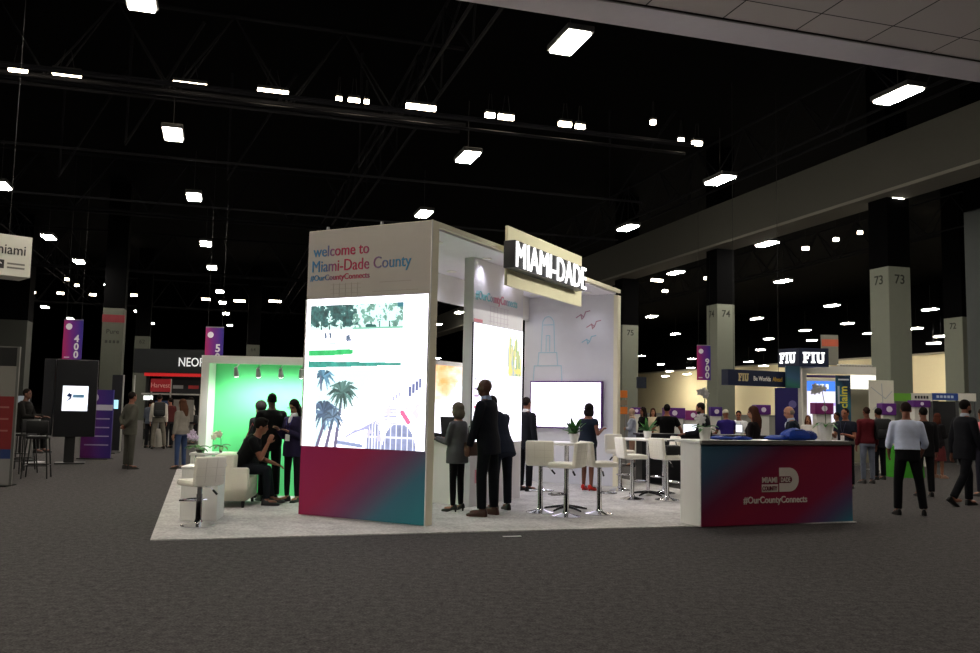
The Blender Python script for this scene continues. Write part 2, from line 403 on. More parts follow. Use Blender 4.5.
# ------------------------------------------------------------------ the booth
BR = -math.radians(28)
K = Vector((-.76, 11.06, 0))                          # front right corner of the tower
bA = Vector((math.cos(BR), math.sin(BR), 0)); bB = Vector((-math.sin(BR), math.cos(BR), 0))
def bp(a, b, z=0): return K + bA * a + bB * b + Vector((0, 0, z))
VIEW_B = Matrix.Rotation(PI / 2, 4, 'Z')               # faces turned towards +x of the booth frame
GRAD1 = gradient('magenta_teal_print', (.36, 0, -.42, 1.11), [(0, 'a0265c'), (.40, '9c2650'), (.60, '7c4268'), (.82, '427488'), (1, '37808f')])
tower = thing('display_tower', 'tall white welcome tower with a magenta and teal base panel', 'display tower', K, BR)
bx('body', CREAM, tower, -2.01, 0, .02, .175, .012, 3.87, bev=.006)
bx('header_panel', mat('aca69e', .5, kind='paint'), tower, -2.0, -.012, .008, .02, 2.92, 3.86)
MB().box(-2.0, -.014, .004, .02, .02, .93).build('base_panel', GRAD1, tower)
for x0, x1, z0, z1 in ((-2.01, -1.985, .93, 2.92), (-.012, 0, .012, 3.87)):
    bx('edge_trim', WHITE, tower, x0, x1, .0, .02, z0, z1)
def print_ramp(name, stops): return gradient(name, (.55, 0, 0, 1.06), stops, .5)
WTXT = print_ramp('welcome_ink', [(0, '3f7fae'), (.12, '4478a8'), (.24, 'a8284e'), (.45, 'b02a4e'), (.6, '7a5f86'), (.75, '3f82b0'), (1, '3a86b4')])
text('welcome to', .215, WTXT, tower, -1.91, .004, 3.50, bold=.003, fit=.93)
text('Miami-Dade County', .225, WTXT, tower, -1.92, .004, 3.29, bold=.0, fit=1.61)
text('#OurCountyConnects', .115, WTXT, tower, -1.95, .004, 3.17, bold=.003, fit=.99)
LINE = mat('938e88', .6)
mb = MB()
for k in range(5): mb.box(-1.55 + k * .1, -1.545 + k * .1, .005, .008, 2.94, 3.12)
for z in (2.98, 3.04, 3.10): mb.box(-1.6, -1.1, .005, .008, z, z + .005)
for x0, x1, z in ((-.8, -.3, 3.1), (-.6, -.45, 3.3), (-.9, -.2, 2.98)): mb.box(x0, x1, .005, .008, z, z + .006)
mb.build('line_drawing', LINE, tower)
for a in (-1.75, -.85): MB().cone((a, .1, 3.87), (a, .1, 3.93), .03, .02).build('top_bolt', STEEL, tower)

# pictures for the screens -------------------------------------------------
rng = np.random.default_rng(3)
def fbm(h, w, n, seed):
    r = np.random.default_rng(seed); out = np.zeros((h, w)); amp = 1; tot = 0
    for k in range(4):
        g = r.random((n * 2 ** k + 2, n * 2 ** k + 2)); yy = np.linspace(0, n * 2 ** k, h, endpoint=False); xx = np.linspace(0, n * 2 ** k, w, endpoint=False)
        yi = yy.astype(int); xi = xx.astype(int); fy = (yy - yi)[:, None]; fx = (xx - xi)[None]
        s = (g[yi][:, xi] * (1 - fy) * (1 - fx) + g[yi + 1][:, xi] * fy * (1 - fx) + g[yi][:, xi + 1] * (1 - fy) * fx + g[yi + 1][:, xi + 1] * fy * fx)
        out += s * amp; tot += amp; amp *= .6
    return out / tot
def seg(X, Y, x0, y0, x1, y1, w0, w1=None):
    w1 = w0 if w1 is None else w1
    dx, dy = x1 - x0, y1 - y0; t = np.clip(((X - x0) * dx + (Y - y0) * dy) / (dx * dx + dy * dy), 0, 1)
    return np.hypot(X - x0 - t * dx, Y - y0 - t * dy) < (w0 + (w1 - w0) * t)
def tower_picture(w=230, h=236):
    I = np.ones((h, w, 3)); X, Y = np.meshgrid((np.arange(w) + .5) / w, (np.arange(h) + .5) / h)
    n = fbm(h, w, 9, 1); n2 = fbm(h, w, 30, 2)
    inb = (X > .035) & (X < .81)
    m = inb & (Y > .045) & (Y < .215)
    I[m] = (.84, .99, .96)
    n3 = fbm(h, w, 46, 5); soft_ = fbm(h, w, 6, 9)
    edge = .62 - 1.6 * np.maximum(0, Y - .165 - .05 * soft_) * 9 - 1.4 * np.maximum(0, X - .36) - 2.5 * np.maximum(0, .075 - Y)
    tree = m & (X < .46) & (.55 * n + .45 * n3 < edge)
    I[tree] = np.array([(.20, .36, .35)]) * (.35 + 1.35 * n3[tree][:, None])
    t2 = m & (X > .40) & (.5 * n2 + .5 * n3 + .25 * np.maximum(0, Y - .16) * 6 < .47); I[t2] = np.array([(.50, .70, .64)]) * (.55 + .8 * n2[t2][:, None])
    for x in (.13, .2, .3, .55, .62, .70): I[m & seg(X, Y, x, .17, x + .004, .22, .005)] = (.2, .35, .32)
    I[m & seg(X, Y, .52, .195, .58, .2, .014)] = (.15, .35, .33); I[m & (X > .76) & (Y < .075)] = (.2, .45, .5)
    I[inb & (Y > .205) & (Y < .215) & (X > .4)] = (.5, .75, .65)
    for x, y in ((.17, .255), (.21, .252), (.37, .27), (.355, .275)): I[seg(X, Y, x, y - .012, x + .004, y + .012, .009)] = (.35, .42, .5)
    I[seg(X, Y, .36, .285, .39, .285, .006)] = (.45, .5, .6)
    I[(Y > .305) & (Y < .312) & (X > .03) & (X < .26)] = (.65, .75, .7)
    g1 = (X > .03) & (X < .41) & (Y > .345 + .01 * n) & (Y < .39 - .06 * np.maximum(0, X - .22)); I[g1] = np.array([(.2, .72, .40)]) * (.75 + .5 * n2[g1][:, None])
    g2 = (X > .03) & (X < .80) & (Y > .425 + .02 * X) & (Y < .472 - .02 * X); I[g2] = np.array([(.22, .58, .52)]) * (.7 + .6 * n2[g2][:, None])
    p = (X > .11) & (X < .98) & (Y > .485); sky = p & (X + 1.0 * (Y - .485) < .62); I[sky] = (.86, .99, 1.0)
    # art-deco front with bands and windows
    for k in range(5):
        I[p & seg(X, Y, .36 + .02 * k, .935 - .012 * k, .66, .80 + .014 * k, .004)] = (.68, .68, .84)
    for k in range(6): I[p & (np.abs(Y - (.72 + .022 * k)) < .005) & (X > .68) & (X < .78)] = (.72, .72, .88)
    for cx, w_ in ((.60, .07), (.80, .13)):
        arch = p & (np.hypot((X - cx) / w_, (Y - 1.0) / .17) < 1) & (Y > .84); I[arch] = np.array([(.55, .58, .72)]) * (.8 + .4 * n2[arch][:, None])
        for k in range(6): I[arch & (np.abs(X - (cx - w_ + (k + .5) * w_ / 3)) < .006)] = (.93, .93, 1)
        I[arch & (np.abs(Y - .92) < .006)] = (.93, .93, 1)
    for k in range(4): I[p & (np.abs(X - (.875 + .026 * k)) < .010) & (np.abs(Y - (.625 - .018 * k)) < .03)] = (.42, .45, .62)
    for k in range(3): I[p & (np.abs(X - (.75 + .022 * k)) < .008) & (np.abs(Y - (.672 - .014 * k)) < .014)] = (.7, .7, .85)
    I[p & seg(X, Y, .82, .76, .87, .82, .016)] = (.95, .42, .6)
    I[p & seg(X, Y, .30, .965, .50, .985, .012)] = (.55, .6, .75)
    I[p & (Y > .80 + .22 * (.66 - X)) & (X > .36) & (X < .66) & (fbm(h, w, 18, 31) > .55) & (Y < .95)] = (.82, .80, .92)
    I[p & (X > .66) & (X < .96) & (Y > .60) & (Y < .84) & (fbm(h, w, 14, 33) > .66)] = (.86, .84, .95)
    # palms
    def frond(cx, cy, r, n, col, seed):
        n = n * 2; r = r * 1.08
        q = np.random.default_rng(seed)
        for k in range(n):
            a = 2 * PI * k / n + q.uniform(-.2, .2); l = r * q.uniform(.75, 1.1)
            mx, my = cx + math.cos(a) * l * .55, cy + math.sin(a) * l * .45 - r * .12
            ex, ey = cx + math.cos(a) * l, cy + math.sin(a) * l * .8 + r * .18
            I[p & (seg(X, Y, cx, cy, mx, my, r * .07, r * .085) | seg(X, Y, mx, my, ex, ey, r * .085, r * .02))] = np.array(col) * q.uniform(.7, 1.4)
    for x0, y0, x1, y1 in ((.325, .68, .285, 1.0), (.20, .80, .13, 1.0), (.26, .80, .21, 1.0)): I[p & seg(X, Y, x0, y0, x1, y1, .010, .014)] = (.42, .40, .52)
    frond(.335, .635, .115, 15, (.30, .42, .40), 5); frond(.17, .53, .085, 9, (.30, .44, .52), 6); frond(.185, .77, .12, 13, (.32, .40, .50), 8); frond(.265, .80, .09, 10, (.36, .44, .52), 9)
    I[p & seg(X, Y, .14, .53, .15, .62, .008)] = (.4, .45, .55)
    return I
led = thing('led_screen', 'large lit LED screen with park and palm pictures on the welcome tower', 'screen', bp(0, 0), BR)
bx('cabinet', BLACK, led, -1.985, -.03, .005, .019, .93, 2.92)
picture('screen_image', led, -1.985, -.03, .003, .932, 2.918, tower_picture(), 2.5)

# canopy over the booth
LILAC = mat('e9e6ee', .55, kind='paint')
can = thing('booth_canopy', 'long white canopy roof with downlights joining tower and mural wall', 'canopy', bp(0, 0), BR)
bx('ceiling_panel', LILAC, can, -2.0, -.06, .18, 7.02, 3.775, 3.85)
bx('front_fascia', CREAM, can, -.05, 0, .18, 7.12, 3.80, 3.87)
bx('back_fascia', WHITE, can, -2.02, -1.96, .22, 7.12, 3.3, 3.87)
for k, b in enumerate((.93, 2.4, 3.3, 4.5, 5.6, 6.6)):
    for a in (-.5, -1.65):
        d = MB().lathe([(.075, 3.76), (.085, 3.76), (.085, 3.775), (.075, 3.775)], (a, b, 0), 16).build('downlight', WHITE, can)
        MB().lathe([(.0005, 3.763), (.07, 3.763), (.07, 3.772), (.0005, 3.772)], (a, b, 0), 16).build('lens', mat('fdf8ff', .4, emit=25, kind='lamp'), d)
        L = bpy.data.lights.new('downlight_beam', 'SPOT'); L.energy = (46, 14, 14, 46, 46, 12)[k]; L.spot_size = 2.1; L.spot_blend = 1; L.shadow_soft_size = .07; L.color = (.88, .86, 1)
        lo = bpy.data.objects.new('downlight_beam', L); COL.objects.link(lo); lo.location = bp(a, b, 3.73)

# pier with a screen facing the open side
pier = thing('screen_pier', 'white pier with printed header standing inside the booth', 'display pier', bp(-.6, 2.2), BR)
bx('body', mat('d9d8dc', .5, kind='paint'), pier, -.17, -.012, 0, 1.73, .012, 3.774, bev=.002)
bx('header_print', mat('e4e2ea', .5, kind='paint'), pier, -.012, 0, .0, 1.73, 2.78, 3.774)
bx('base_print', mat('dcd9dc', .5, kind='paint'), pier, -.012, 0, .0, 1.73, .012, .94)
PTXT = gradient('connects_ink', (0, .6, 0, 0), [(0, '8fd0d6'), (.3, '86c8d4'), (.42, 'dc8aa4'), (.6, 'd88aa8'), (.72, '92c8d8'), (1, '8fd0d6')])
text('#OurCountyConnects', .19, PTXT, pier, .003, 0.06, 3.15, rot=VIEW_B, bold=.012, sx=.82)
mb = MB()
for k in range(6): mb.box(0, .002, .55 + k * .12, .556 + k * .12, 2.80, 3.08)
for k in range(4): mb.box(0, .002, .5, 1.2, 2.84 + k * .08, 2.846 + k * .08)
mb.build('line_drawing', mat('d0c4d8', .6), pier)
for k in range(5): bx('grey_line', mat('c4bac8', .6), pier, 0, .002, .2 + k * .3, .206 + k * .3, .1, .85)
mb = MB()
for y in (.15, .3, .75): mb.box(0, .002, y, y + .09, .35, .55)
mb.build('pink_mark', mat('d88a9c', .6), pier)
bx('pink_strip', mat('d88a9c', .6), pier, 0, .002, .02, .3, 2.79, 2.84)
def pier_picture(w=84, h=86):
    I = np.ones((h, w, 3)); X, Y = np.meshgrid((np.arange(w) + .5) / w, (np.arange(h) + .5) / h)
    q = np.random.default_rng(11)
    for k in range(46):
        x = .70 + .27 * q.random(); t = q.uniform(.03, .25); c = [(.92, .86, .55), (.62, .72, .52), (.80, .78, .62), (.68, .74, .76)][k % 4]
        I[seg(X, Y, x, .40, x + q.uniform(-.05, .05), t, .016, .004)] = c
    I[(X > .70) & (X < .98) & (Y > .35) & (Y < .40) & (fbm(h, w, 14, 3) > .45)] = (.9, .84, .5)
    for x, y, ww, c in ((.02, .47, .05, (.75, .75, .8)), (.18, .48, .24, (.82, .84, .88)), (.02, .55, .12, (.7, .66, .76)), (.02, .6, .1, (.7, .6, .72)), (.02, .70, .14, (.9, .45, .55)), (.03, .75, .12, (.85, .4, .5)), (.2, .73, .22, (.8, .82, .86))):
        I[(X > x) & (X < x + ww) & (np.abs(Y - y) < .012)] = c
    return I
ps = thing('led_screen', 'lit white screen with reed picture on the pier behind the suited man', 'screen', bp(-.6, 2.2), BR)
bx('cabinet', BLACK, ps, -.0115, .004, .0, 1.73, .94, 2.78)
o = picture('screen_image', ps, .02, 1.72, 0, .945, 2.775, pier_picture(), 2.4)
o.data.transform(Matrix.Translation((.006, 0, 0)) @ VIEW_B)
bx('bracket_knob', BLACK, ps, -.02, .03, 1.73, 1.76, 2.12, 2.18)

# end wall with the mural
ew = thing('mural_wall', 'white end wall of the booth printed with a lighthouse tower and birds', 'display wall', bp(-.1, 7.02), BR)
bx('body', mat('dcdde4', .5, kind='paint'), ew, -1.95, 0, 0, .12, .012, 3.774)
bx('end_trim', CREAM, ew, .0, .09, -.02, .14, .012, 3.75)
def strokes(name, paths, w, m, parent, y=-.004):
    mb = MB()
    for P in paths:
        for (x0, z0), (x1, z1) in zip(P[:-1], P[1:]):
            d = Vector((x1 - x0, z1 - z0)); 
            if d.length < 1e-6: continue
            d.normalize(); nx, nz = -d.y * w / 2, d.x * w / 2; ex, ez = d.x * w / 2, d.y * w / 2
            mb.prism([(x0 - ex + nx, z0 - ez + nz), (x0 - ex - nx, z0 - ez - nz), (x1 + ex - nx, z1 + ez - nz), (x1 + ex + nx, z1 + ez + nz)], y, 0)
    return mb.build(name, m, parent)
arc = [(-1.42 + .13 * math.cos(t), 3.2 + .17 * math.sin(t)) for t in [PI * k / 10 for k in range(11)]]
strokes('lighthouse_print', [arc, [(-1.55, 3.2), (-1.29, 3.2)], [(-1.55, 3.2), (-1.57, 2.63)], [(-1.29, 3.2), (-1.27, 2.63)], [(-1.62, 2.63), (-1.22, 2.63), (-1.20, 2.36), (-1.64, 2.36), (-1.62, 2.63)],
        [(-1.72, 2.36), (-1.12, 2.36), (-1.10, 2.06)], [(-1.72, 2.36), (-1.74, 2.06)], [(-1.46, 2.66), (-1.46, 2.98), (-1.38, 2.98), (-1.38, 2.66)]], .018, mat('aed0de', .5), ew)
def bird(cx, cz, s): return [[(cx - .14 * s, cz - .03 * s), (cx - .04 * s, cz + .03 * s), (cx + .02 * s, cz - .02 * s), (cx + .06 * s, cz + .08 * s), (cx + .15 * s, cz + .10 * s)], [(cx - .04 * s, cz + .03 * s), (cx - .02 * s, cz - .06 * s), (cx + .02 * s, cz - .02 * s)]]
for c, (x, z) in zip(('b28aa0', 'b98a98', '9cc8d8'), ((-.66, 3.36), (-.43, 3.16), (-.53, 2.86))): strokes('bird_print', bird(x, z, 1), .02, mat(c, .5), ew)
tv = thing('wall_monitor', 'large white-lit monitor with purple frame on the mural wall', 'monitor', bp(-.1, 7.02), BR)
bx('housing', mat('5a2a7a', .35), tv, -1.77, -.20, -.09, -.015, 1.10, 2.05, bev=.01)
bx('wall_mount', BLACK, tv, -1.2, -.8, -.015, .0, 1.4, 1.8)
def tv_picture(w=60, h=36):
    I = np.ones((h, w, 3)) * (.99, .97, 1.0); X, Y = np.meshgrid((np.arange(w) + .5) / w, (np.arange(h) + .5) / h)
    for y in (.2, .4, .58, .74): I[(np.abs(Y - y) < .014) & (X > .1) & (X < .9)] = (.94, .90, .95)
    return I
picture('screen_image', tv, -1.74, -.23, -.092, 1.13, 2.02, tv_picture(), 2.6)

# hanging name board with lit letters
sb = thing('hanging_name_board', 'cream board on the canopy edge carrying lit white capital letters', 'sign', bp(0.07, 1.9), BR)
bx('board', mat('ece6c4', .6, kind='paint'), sb, 0, .05, 0, 2.87, 3.27, 4.15, bev=.005)
bx('letter_box', mat('3a3a3e', .35, .4), sb, .05, .24, -.14, 2.56, 3.50, 3.90, bev=.01)
text('MIAMI-DADE', .56, mat('ffffff', .4, emit=1.5, kind='lamp'), sb, .252, -.12, 3.515, rot=VIEW_B, bold=0, depth=.010, spacing=1.03, fit=2.68, fh=.37, name='lit_lettering')
for b in (.4, 2.5): bx('bracket', STEEL, sb, -.10, 0, b, b + .06, 3.81, 3.86)

# low wall at the back of the booth with a backlit orange picture and a small counter
bw = thing('low_partition', 'low white partition with a backlit orange picture seen between tower and pier', 'partition', bp(-1.98, 3.0), BR)
bx('body', WHITE, bw, -.1, 0, 0, 2.9, .012, 2.28)
def orange(w=60, h=44):
    n = fbm(h, w, 5, 21); X, Y = np.meshgrid((np.arange(w) + .5) / w, (np.arange(h) + .5) / h)
    I = np.ones((h, w, 3)); k = np.clip((n - .50) * 2.6 + (.45 - Y) * .9, 0, 1)[..., None]
    return I * (1 - k) + np.array((1, .68, .36)) * k
o = picture('picture_light', bw, .05, 2.85, 0, .98, 2.2, orange(), 2.2); o.data.transform(Matrix.Translation((.006, 0, 0)) @ VIEW_B)
kc = thing('demo_counter', 'white demo counter beside the pier where the grey-haired woman stands', 'counter', bp(-1.1, 2.45), BR)
bx('body', WHITE, kc, -.25, .25, -.1, 1.0, .012, .96); bx('worktop', mat('f6f5f2', .3), kc, -.28, .28, -.13, 1.03, .96, 1.0, bev=.006)
lt = thing('laptop', 'black laptop standing open on the demo counter inside the booth', 'laptop', bp(-1.1, 2.5, 1.0), BR + .9)
bx('keyboard', mat('18181a', .4), lt, -.17, .17, -.24, 0, .0, .018); MB().box(-.17, .17, -.008, .008, 0, .33, M=Matrix.Translation((0, 0, .015)) @ Matrix.Rotation(-.25, 4, 'X')).build('lid', mat('101012', .4), lt)

# green studio box
gc = at_z(203, 499); GR = HALL * .3
green = thing('green_screen_booth', 'white-framed photo booth with a bright green backdrop', 'photo booth', (gc.x, gc.y, 0), GR)
GREEN = mat('5ccf80', .8, kind='paint')
bx('left_wall', WHITE, green, -.12, 0, 0, .62, .012, 2.2, bev=.005)
bx('right_wall', WHITE, green, 3.0, 3.12, 0, .62, .012, 2.2, bev=.005)
bx('header', WHITE, green, -.12, 3.12, -.02, .14, 2.1, 2.22, bev=.005)
bx('top_panel', WHITE, green, 0, 3.0, 1.0-.50, .62, 2.0, 2.2)
bx('backdrop', GREEN, green, 0, 3.0, .48, .50, .012, 2.2)
bx('backing', WHITE, green, 0, 3.0, 1.0-.50, .62, .012, 2.2)
spot = None
for k, px in enumerate((238, 258, 280, 300, 322)):
    a = at_y(px, 371, gc.y); x = (a.x - gc.x)
    lab = '%s clip-on spotlight from the left under the header of the green booth' % ORD[k].replace('topmost', 'first')
    if spot is None:
        spot = thing('spotlight', lab, 'lamp', (a.x, gc.y + .06, 2.1), GR, 'spotlights of the green booth')
        MB().tube([(0, 0, 0), (0, -.10, -.03), (0, -.24, -.08)], .012, 6).build('arm', CHROME, spot)
        MB().cone((0, -.27, -.07), (0, -.19, -.19), .025, .045, 14).build('lamp_head', mat('b9b9bb', .3, .6), spot)
        MB().cone((0, -.191, -.189), (0, -.187, -.195), .04, .04, 14).build('bulb', mat('f4fff0', .4, emit=14, kind='lamp'), spot)
        o = spot
    else:
        o = copy_tree(spot); o.location = (a.x, gc.y + .1 + (a.x - gc.x) * .09, 2.1); o['label'] = lab
    L = bpy.data.lights.new('spot_beam', 'SPOT'); L.energy = 44; L.spot_size = 2.6; L.spot_blend = 1; L.shadow_soft_size = .16; L.color = (.97, 1, .95)
    lo = bpy.data.objects.new('spot_beam', L); COL.objects.link(lo); lo.location = Vector(o.location) + Vector((0, -.16, -.22))
    lo.rotation_euler = (math.radians(34), 0, GR)

# reception counter on the right
c0 = at_z(701, 528); c1 = at_z(853, 522)
CR = math.atan2(c1.y - c0.y, c1.x - c0.x); CL = (c1 - c0).length
ctr = thing('reception_counter', 'long reception counter with magenta and teal front and white end', 'counter', (c0.x, c0.y, 0), CR)
GRAD2 = gradient('counter_print', (.237, 0, -.377, .40), [(0, '3f6478'), (.16, '3f5872'), (.34, '6a2040'), (.48, '861f3a'), (.72, '842042'), (.86, '5a4a70'), (1.0, '307a8e')])
bx('body', WHITE, ctr, 0, CL, .012, .46, .012, 1.08, bev=.004)
bx('front_print', GRAD2, ctr, .012, CL - .004, .0, .012, .014, 1.06)
bx('worktop', mat('e4e3df', .3), ctr, -.03, CL + .03, -.02, .56, 1.08, 1.12, bev=.006); bx('edge_shade', mat('66645f', .5), ctr, .0, CL + .03, -.032, -.02, 1.075, 1.122)  # grey strip paints shade onto the front edge of the pale worktop
INK = mat('cfc6bd', .5)
lx, lz = 1.26, .60
D = [(lx, lz - .16), (lx + .17, lz - .16)] + [(lx + .17 + .16 * math.cos(t), lz + .16 * math.sin(t)) for t in [-PI / 2 + PI * k / 14 for k in range(1, 14)]] + [(lx + .17, lz + .16), (lx, lz + .16)]
MB().prism(D, -.004, 0).build('emblem', INK, ctr)
bx('emblem_slot', mat('6b1a30', .5), ctr, lx + .0, lx + .17, -.0055, -.003, lz - .045, lz + .045); MB().cone((lx + .17, -.0055, lz), (lx + .17, -.003, lz), .045, n=20).build('emblem_slot', mat('6b1a30', .5), ctr)
text('MIAMI', .105, INK, ctr, lx - .29, -.004, lz - .037, bold=.016, sx=.9); text('DADE', .085, INK, ctr, lx + .02, -.007, lz - .03, bold=.016, sx=.72)
bx('emblem_plate', INK, ctr, lx - .29, lx - .02, -.004, 0, lz - .16, lz - .06); text('COUNTY', .08, mat('6b1a30', .5), ctr, lx - .285, -.007, lz - .14, bold=.016, sx=.72)
text('#OurCountyConnects', .125, INK, ctr, lx - .06, -.004, .295, bold=.012, align='CENTER', sx=.92)

# unseen fill spotlights under the soffit, added to brighten the hanging board and canopy edge
for k, (x, y, ty, e) in enumerate(((7.6, 9.2, 14.4, 1500), (9.6, 11.4, 15.6, 900))):
    q = Vector((x, y, 6.4)); tgt = Vector((.9 + .5 * (ty - 14.4), ty, 4.0)); dv = (tgt - q).normalized()
    t = thing('fill_spotlight', '%s added unseen fill spotlight under the soffit, aimed at the cream hanging board' % ('nearer', 'farther')[k], 'lamp', q, 0, 'added fill spotlights')
    MB().cone(-dv * .18, dv * .16, .09, .11, 16).build('lamp_head', BLACK, t); MB().cone(dv * .161, dv * .168, .10, .10, 16).build('lens', mat('fff6e4', .4, emit=20, kind='lamp'), t)
    MB().tube([(0, 0, .08), (0, 0, .62)], .015, 6).build('yoke', BLACK, t)
    L = bpy.data.lights.new('fill_beam', 'SPOT'); L.energy = e; L.spot_size = math.radians(36); L.spot_blend = .7; L.shadow_soft_size = .1; L.color = (1, .96, .84)
    lo = bpy.data.objects.new('fill_beam', L); COL.objects.link(lo); lo.location = q + dv * .2; lo.rotation_euler = dv.to_track_quat('-Z', 'Y').to_euler()

# ------------------------------------------------------------------ stools, tables, seats
def make_stool(label):
    r = thing('bar_stool', label, 'stool', (0, 0, 0), 0, 'white bar stools')
    m = MB(); m.box(-.2, .2, -.19, .21, .67, .745, bev=.03); m.build('seat', LEATHER, r, True)
    m = MB(); M = Matrix.Translation((0, -.185, .72)) @ Matrix.Rotation(math.radians(7), 4, 'X')
    m.box(-.2, .2, -.035, .035, -.04, .31, bev=.028, M=M); m.build('backrest', LEATHER, r, True)
    st = MB()
    for z in (.08, .18): st.box(-.185, .185, -.0375, -.034, z, z + .004, M=M)
    for x in (-.07, .07): st.box(x, x + .004, -.0375, -.034, 0, .29, M=M)
    st.build('stitching', mat('ded9cb', .6), r)
    MB().lathe([(.03, .36), (.03, .66), (.09, .665), (.09, .672)], n=16).build('gas_lift', CHROME, r, True)
    MB().lathe([(.0005, .0), (.205, 0), (.205, .012), (.12, .03), (.05, .05), (.036, .09), (.036, .38), (.0005, .38)], n=28).build('base', CHROME, r, True)
    MB().tube([(.0, .03, .30), (-.13, .06, .30), (-.17, .15, .30), (-.1, .22, .30), (0, .235, .30), (.1, .22, .30), (.17, .15, .30), (.13, .06, .30), (0, .03, .30)], .012, 8).build('footrest', CHROME, r, True)
    lv = MB().tube([(.0, 0, .655), (.12, -.03, .645), (.17, -.03, .60)], .007, 6).build('lever', CHROME, r, True)
    MB().tube([(.16, -.03, .61), (.21, -.04, .555)], .014, 8).build('grip', BLACK, lv, True)
    return r
stool_proto = None
def stool(p, rot, label):
    global stool_proto
    if stool_proto is None: stool_proto = o = make_stool(label)
    else: o = copy_tree(stool_proto); o['label'] = label
    o.location = (p.x, p.y, .012); o.rotation_euler.z = math.radians(rot); return o
def make_table(p, label, z, r, rot=0, base='star'):
    t = thing('bar_table', label, 'table', (p.x, p.y, .012), math.radians(rot), 'white bar tables')
    MB().lathe([(.0005, z - .03), (r - .01, z - .03), (r, z - .015), (r, z - .004), (r - .006, z), (.0005, z)], n=40).build('tabletop', mat('f7f6f4', .3), t, True)
    MB().lathe([(.15, z - .045), (.15, z - .03), (.035, z - .045), (.033, .07), (.05, .05), (.0005, .05), (.0005, z - .03)], n=18).build('post', CHROME, t, True)
    for k in range(5):
        a = 2 * PI * k / 5 + .3; d = Vector((math.cos(a), math.sin(a), 0))
        MB().tube([d * .02 + Vector((0, 0, .06)), d * .18 + Vector((0, 0, .045)), d * .33 + Vector((0, 0, .018))], [.026, .02, .014], 8).build('leg', mat('2b2c30', .25, .7), t, True)
    return t
lone = stool(at_z(198, 527), 48, 'white bar stool standing alone at the front left carpet corner')

def lower_stool(o, d):
    for ch in o.children:
        if ch.name.split('.')[0] in ('seat', 'backrest', 'stitching', 'gas_lift', 'lever'): ch.location.z -= d
stool(at_z(540, 513.5), -8, 'left white bar stool of the three around the nearer bar table')
tA = at_z(566, 511); tB = at_z(648, 496)
st_mid = stool(at_z(566, 517.5), 62, 'middle white bar stool of the three nearest the nearer bar table, closest to the viewer')
stool(at_z(599, 515), -70, 'right white bar stool of the three around the nearer bar table, facing right')
make_table(tA, 'round white bar table with a potted plant before the wall monitor', .99, .40)
make_table(tB, 'round white bar table with a potted plant beside the reception counter end', .99, .47)
stool(at_z(632, 500), -78, 'white bar stool left of the farther bar table, nearest the viewer')
stool(at_z(620, 491), -150, 'white bar stool behind left of the farther bar table, near the mural wall end')
stool(at_z(667, 501), -65, 'white bar stool with a black bag on it, left of the reception counter')
stool(at_z(664, 494), 100, 'white bar stool behind the farther bar table, half hidden by the counter')
bag = at_z(667, 501)
lower_stool(lone, .19)
bg = thing('handbag', 'black handbag lying on the white stool beside the counter', 'bag', (bag.x + .08, bag.y + .02, .757), .4)
MB().box(-.15, .15, -.08, .08, 0, .17, bev=.05).build('body', mat('0d0d10', .5, kind='leather'), bg, True)
MB().tube([(-.1, 0, .15), (-.08, 0, .24), (.08, 0, .24), (.1, 0, .15)], .01, 6).build('strap', mat('0d0d10', .5, kind='leather'), bg, True)
# white cube, armchair and side table on the left
cb = at_z(196, 522.5)
cu = thing('plinth', 'low white square plinth behind the lone bar stool', 'plinth', (cb.x, cb.y + .05, 0), .12)
bx('body', WHITE, cu, -.22, .23, 0, .5, .012, .66, bev=.006); bx('top', mat('f4f3f0', .35), cu, -.23, .24, -.01, .51, .66, .685, bev=.004)
sp = at_z(219.5, 505)
so = thing('armchair', 'white leather armchair with the seated man beside the green backdrop', 'armchair', (sp.x, sp.y, 0), -PI / 2 + .1)
SOFA = mat('e9e4d4', .4, kind='leather')
for z0, nm, b in ((.10, 'base', (-.45, .45, -.0, .46, .10, .30)), (0, 'backrest', (-.45, .45, -.02, .26, .10, .75)), (0, 'arm', (-.45, -.30, .2, .46, .10, .57)), (0, 'arm', (.30, .45, .2, .46, .10, .57)), (0, 'seat_cushion', (-.30, .30, .24, .48, .28, .43))):
    MB().box(*b, bev=.035).build(nm, SOFA, so, True)
for x in (-.4, .4):
    for y in (.05, .40): MB().cone((x, y, .012), (x, y, .11), .02, .025).build('foot', BLACK, so)
st = at_z(211, 500)
sd = thing('side_table', 'small white side table with orchids behind the armchair', 'table', (st.x, st.y, 0), .1)
bx('tabletop', mat('f4f3f0', .35), sd, -.3, .26, -.25, .25, .69, .725, bev=.005)
for x in (-.26, .22):
    for y in (-.2, .2): bx('leg', WHITE, sd, x - .025, x + .025, y - .025, y + .025, .012, .69)

# ------------------------------------------------------------------ plants, bags
LEAF = mat('3d7a33', .5, kind='leaf'); LEAFD = mat('2c5a2a', .5, kind='leaf')
def leaf_mb(p0, direction, length, width, droop, n=7):
    d = Vector(direction).normalized(); side = d.cross(Vector((0, 0, 1))).normalized(); L = []; mb = MB()
    vsl = []; p = Vector(p0)
    for i in range(n):
        t = i / (n - 1); w = width * math.sin(PI * min(.98, .08 + t * .9)) ** .8
        vsl += [p + side * w, p - Vector((0, 0, .004 + w * .2)), p - side * w]
        d = (d + Vector((0, 0, -droop / n))).normalized(); p = p + d * (length / (n - 1))
    fs = []
    for i in range(n - 1):
        for j in range(2): fs.append((i * 3 + j, i * 3 + j + 1, i * 3 + j + 4, i * 3 + j + 3))
    k = len(vsl); vsl += [v - Vector((0, 0, .003)) for v in vsl]; fs += [tuple(x + k for x in f[::-1]) for f in fs]
    return mb.add(vsl, fs)
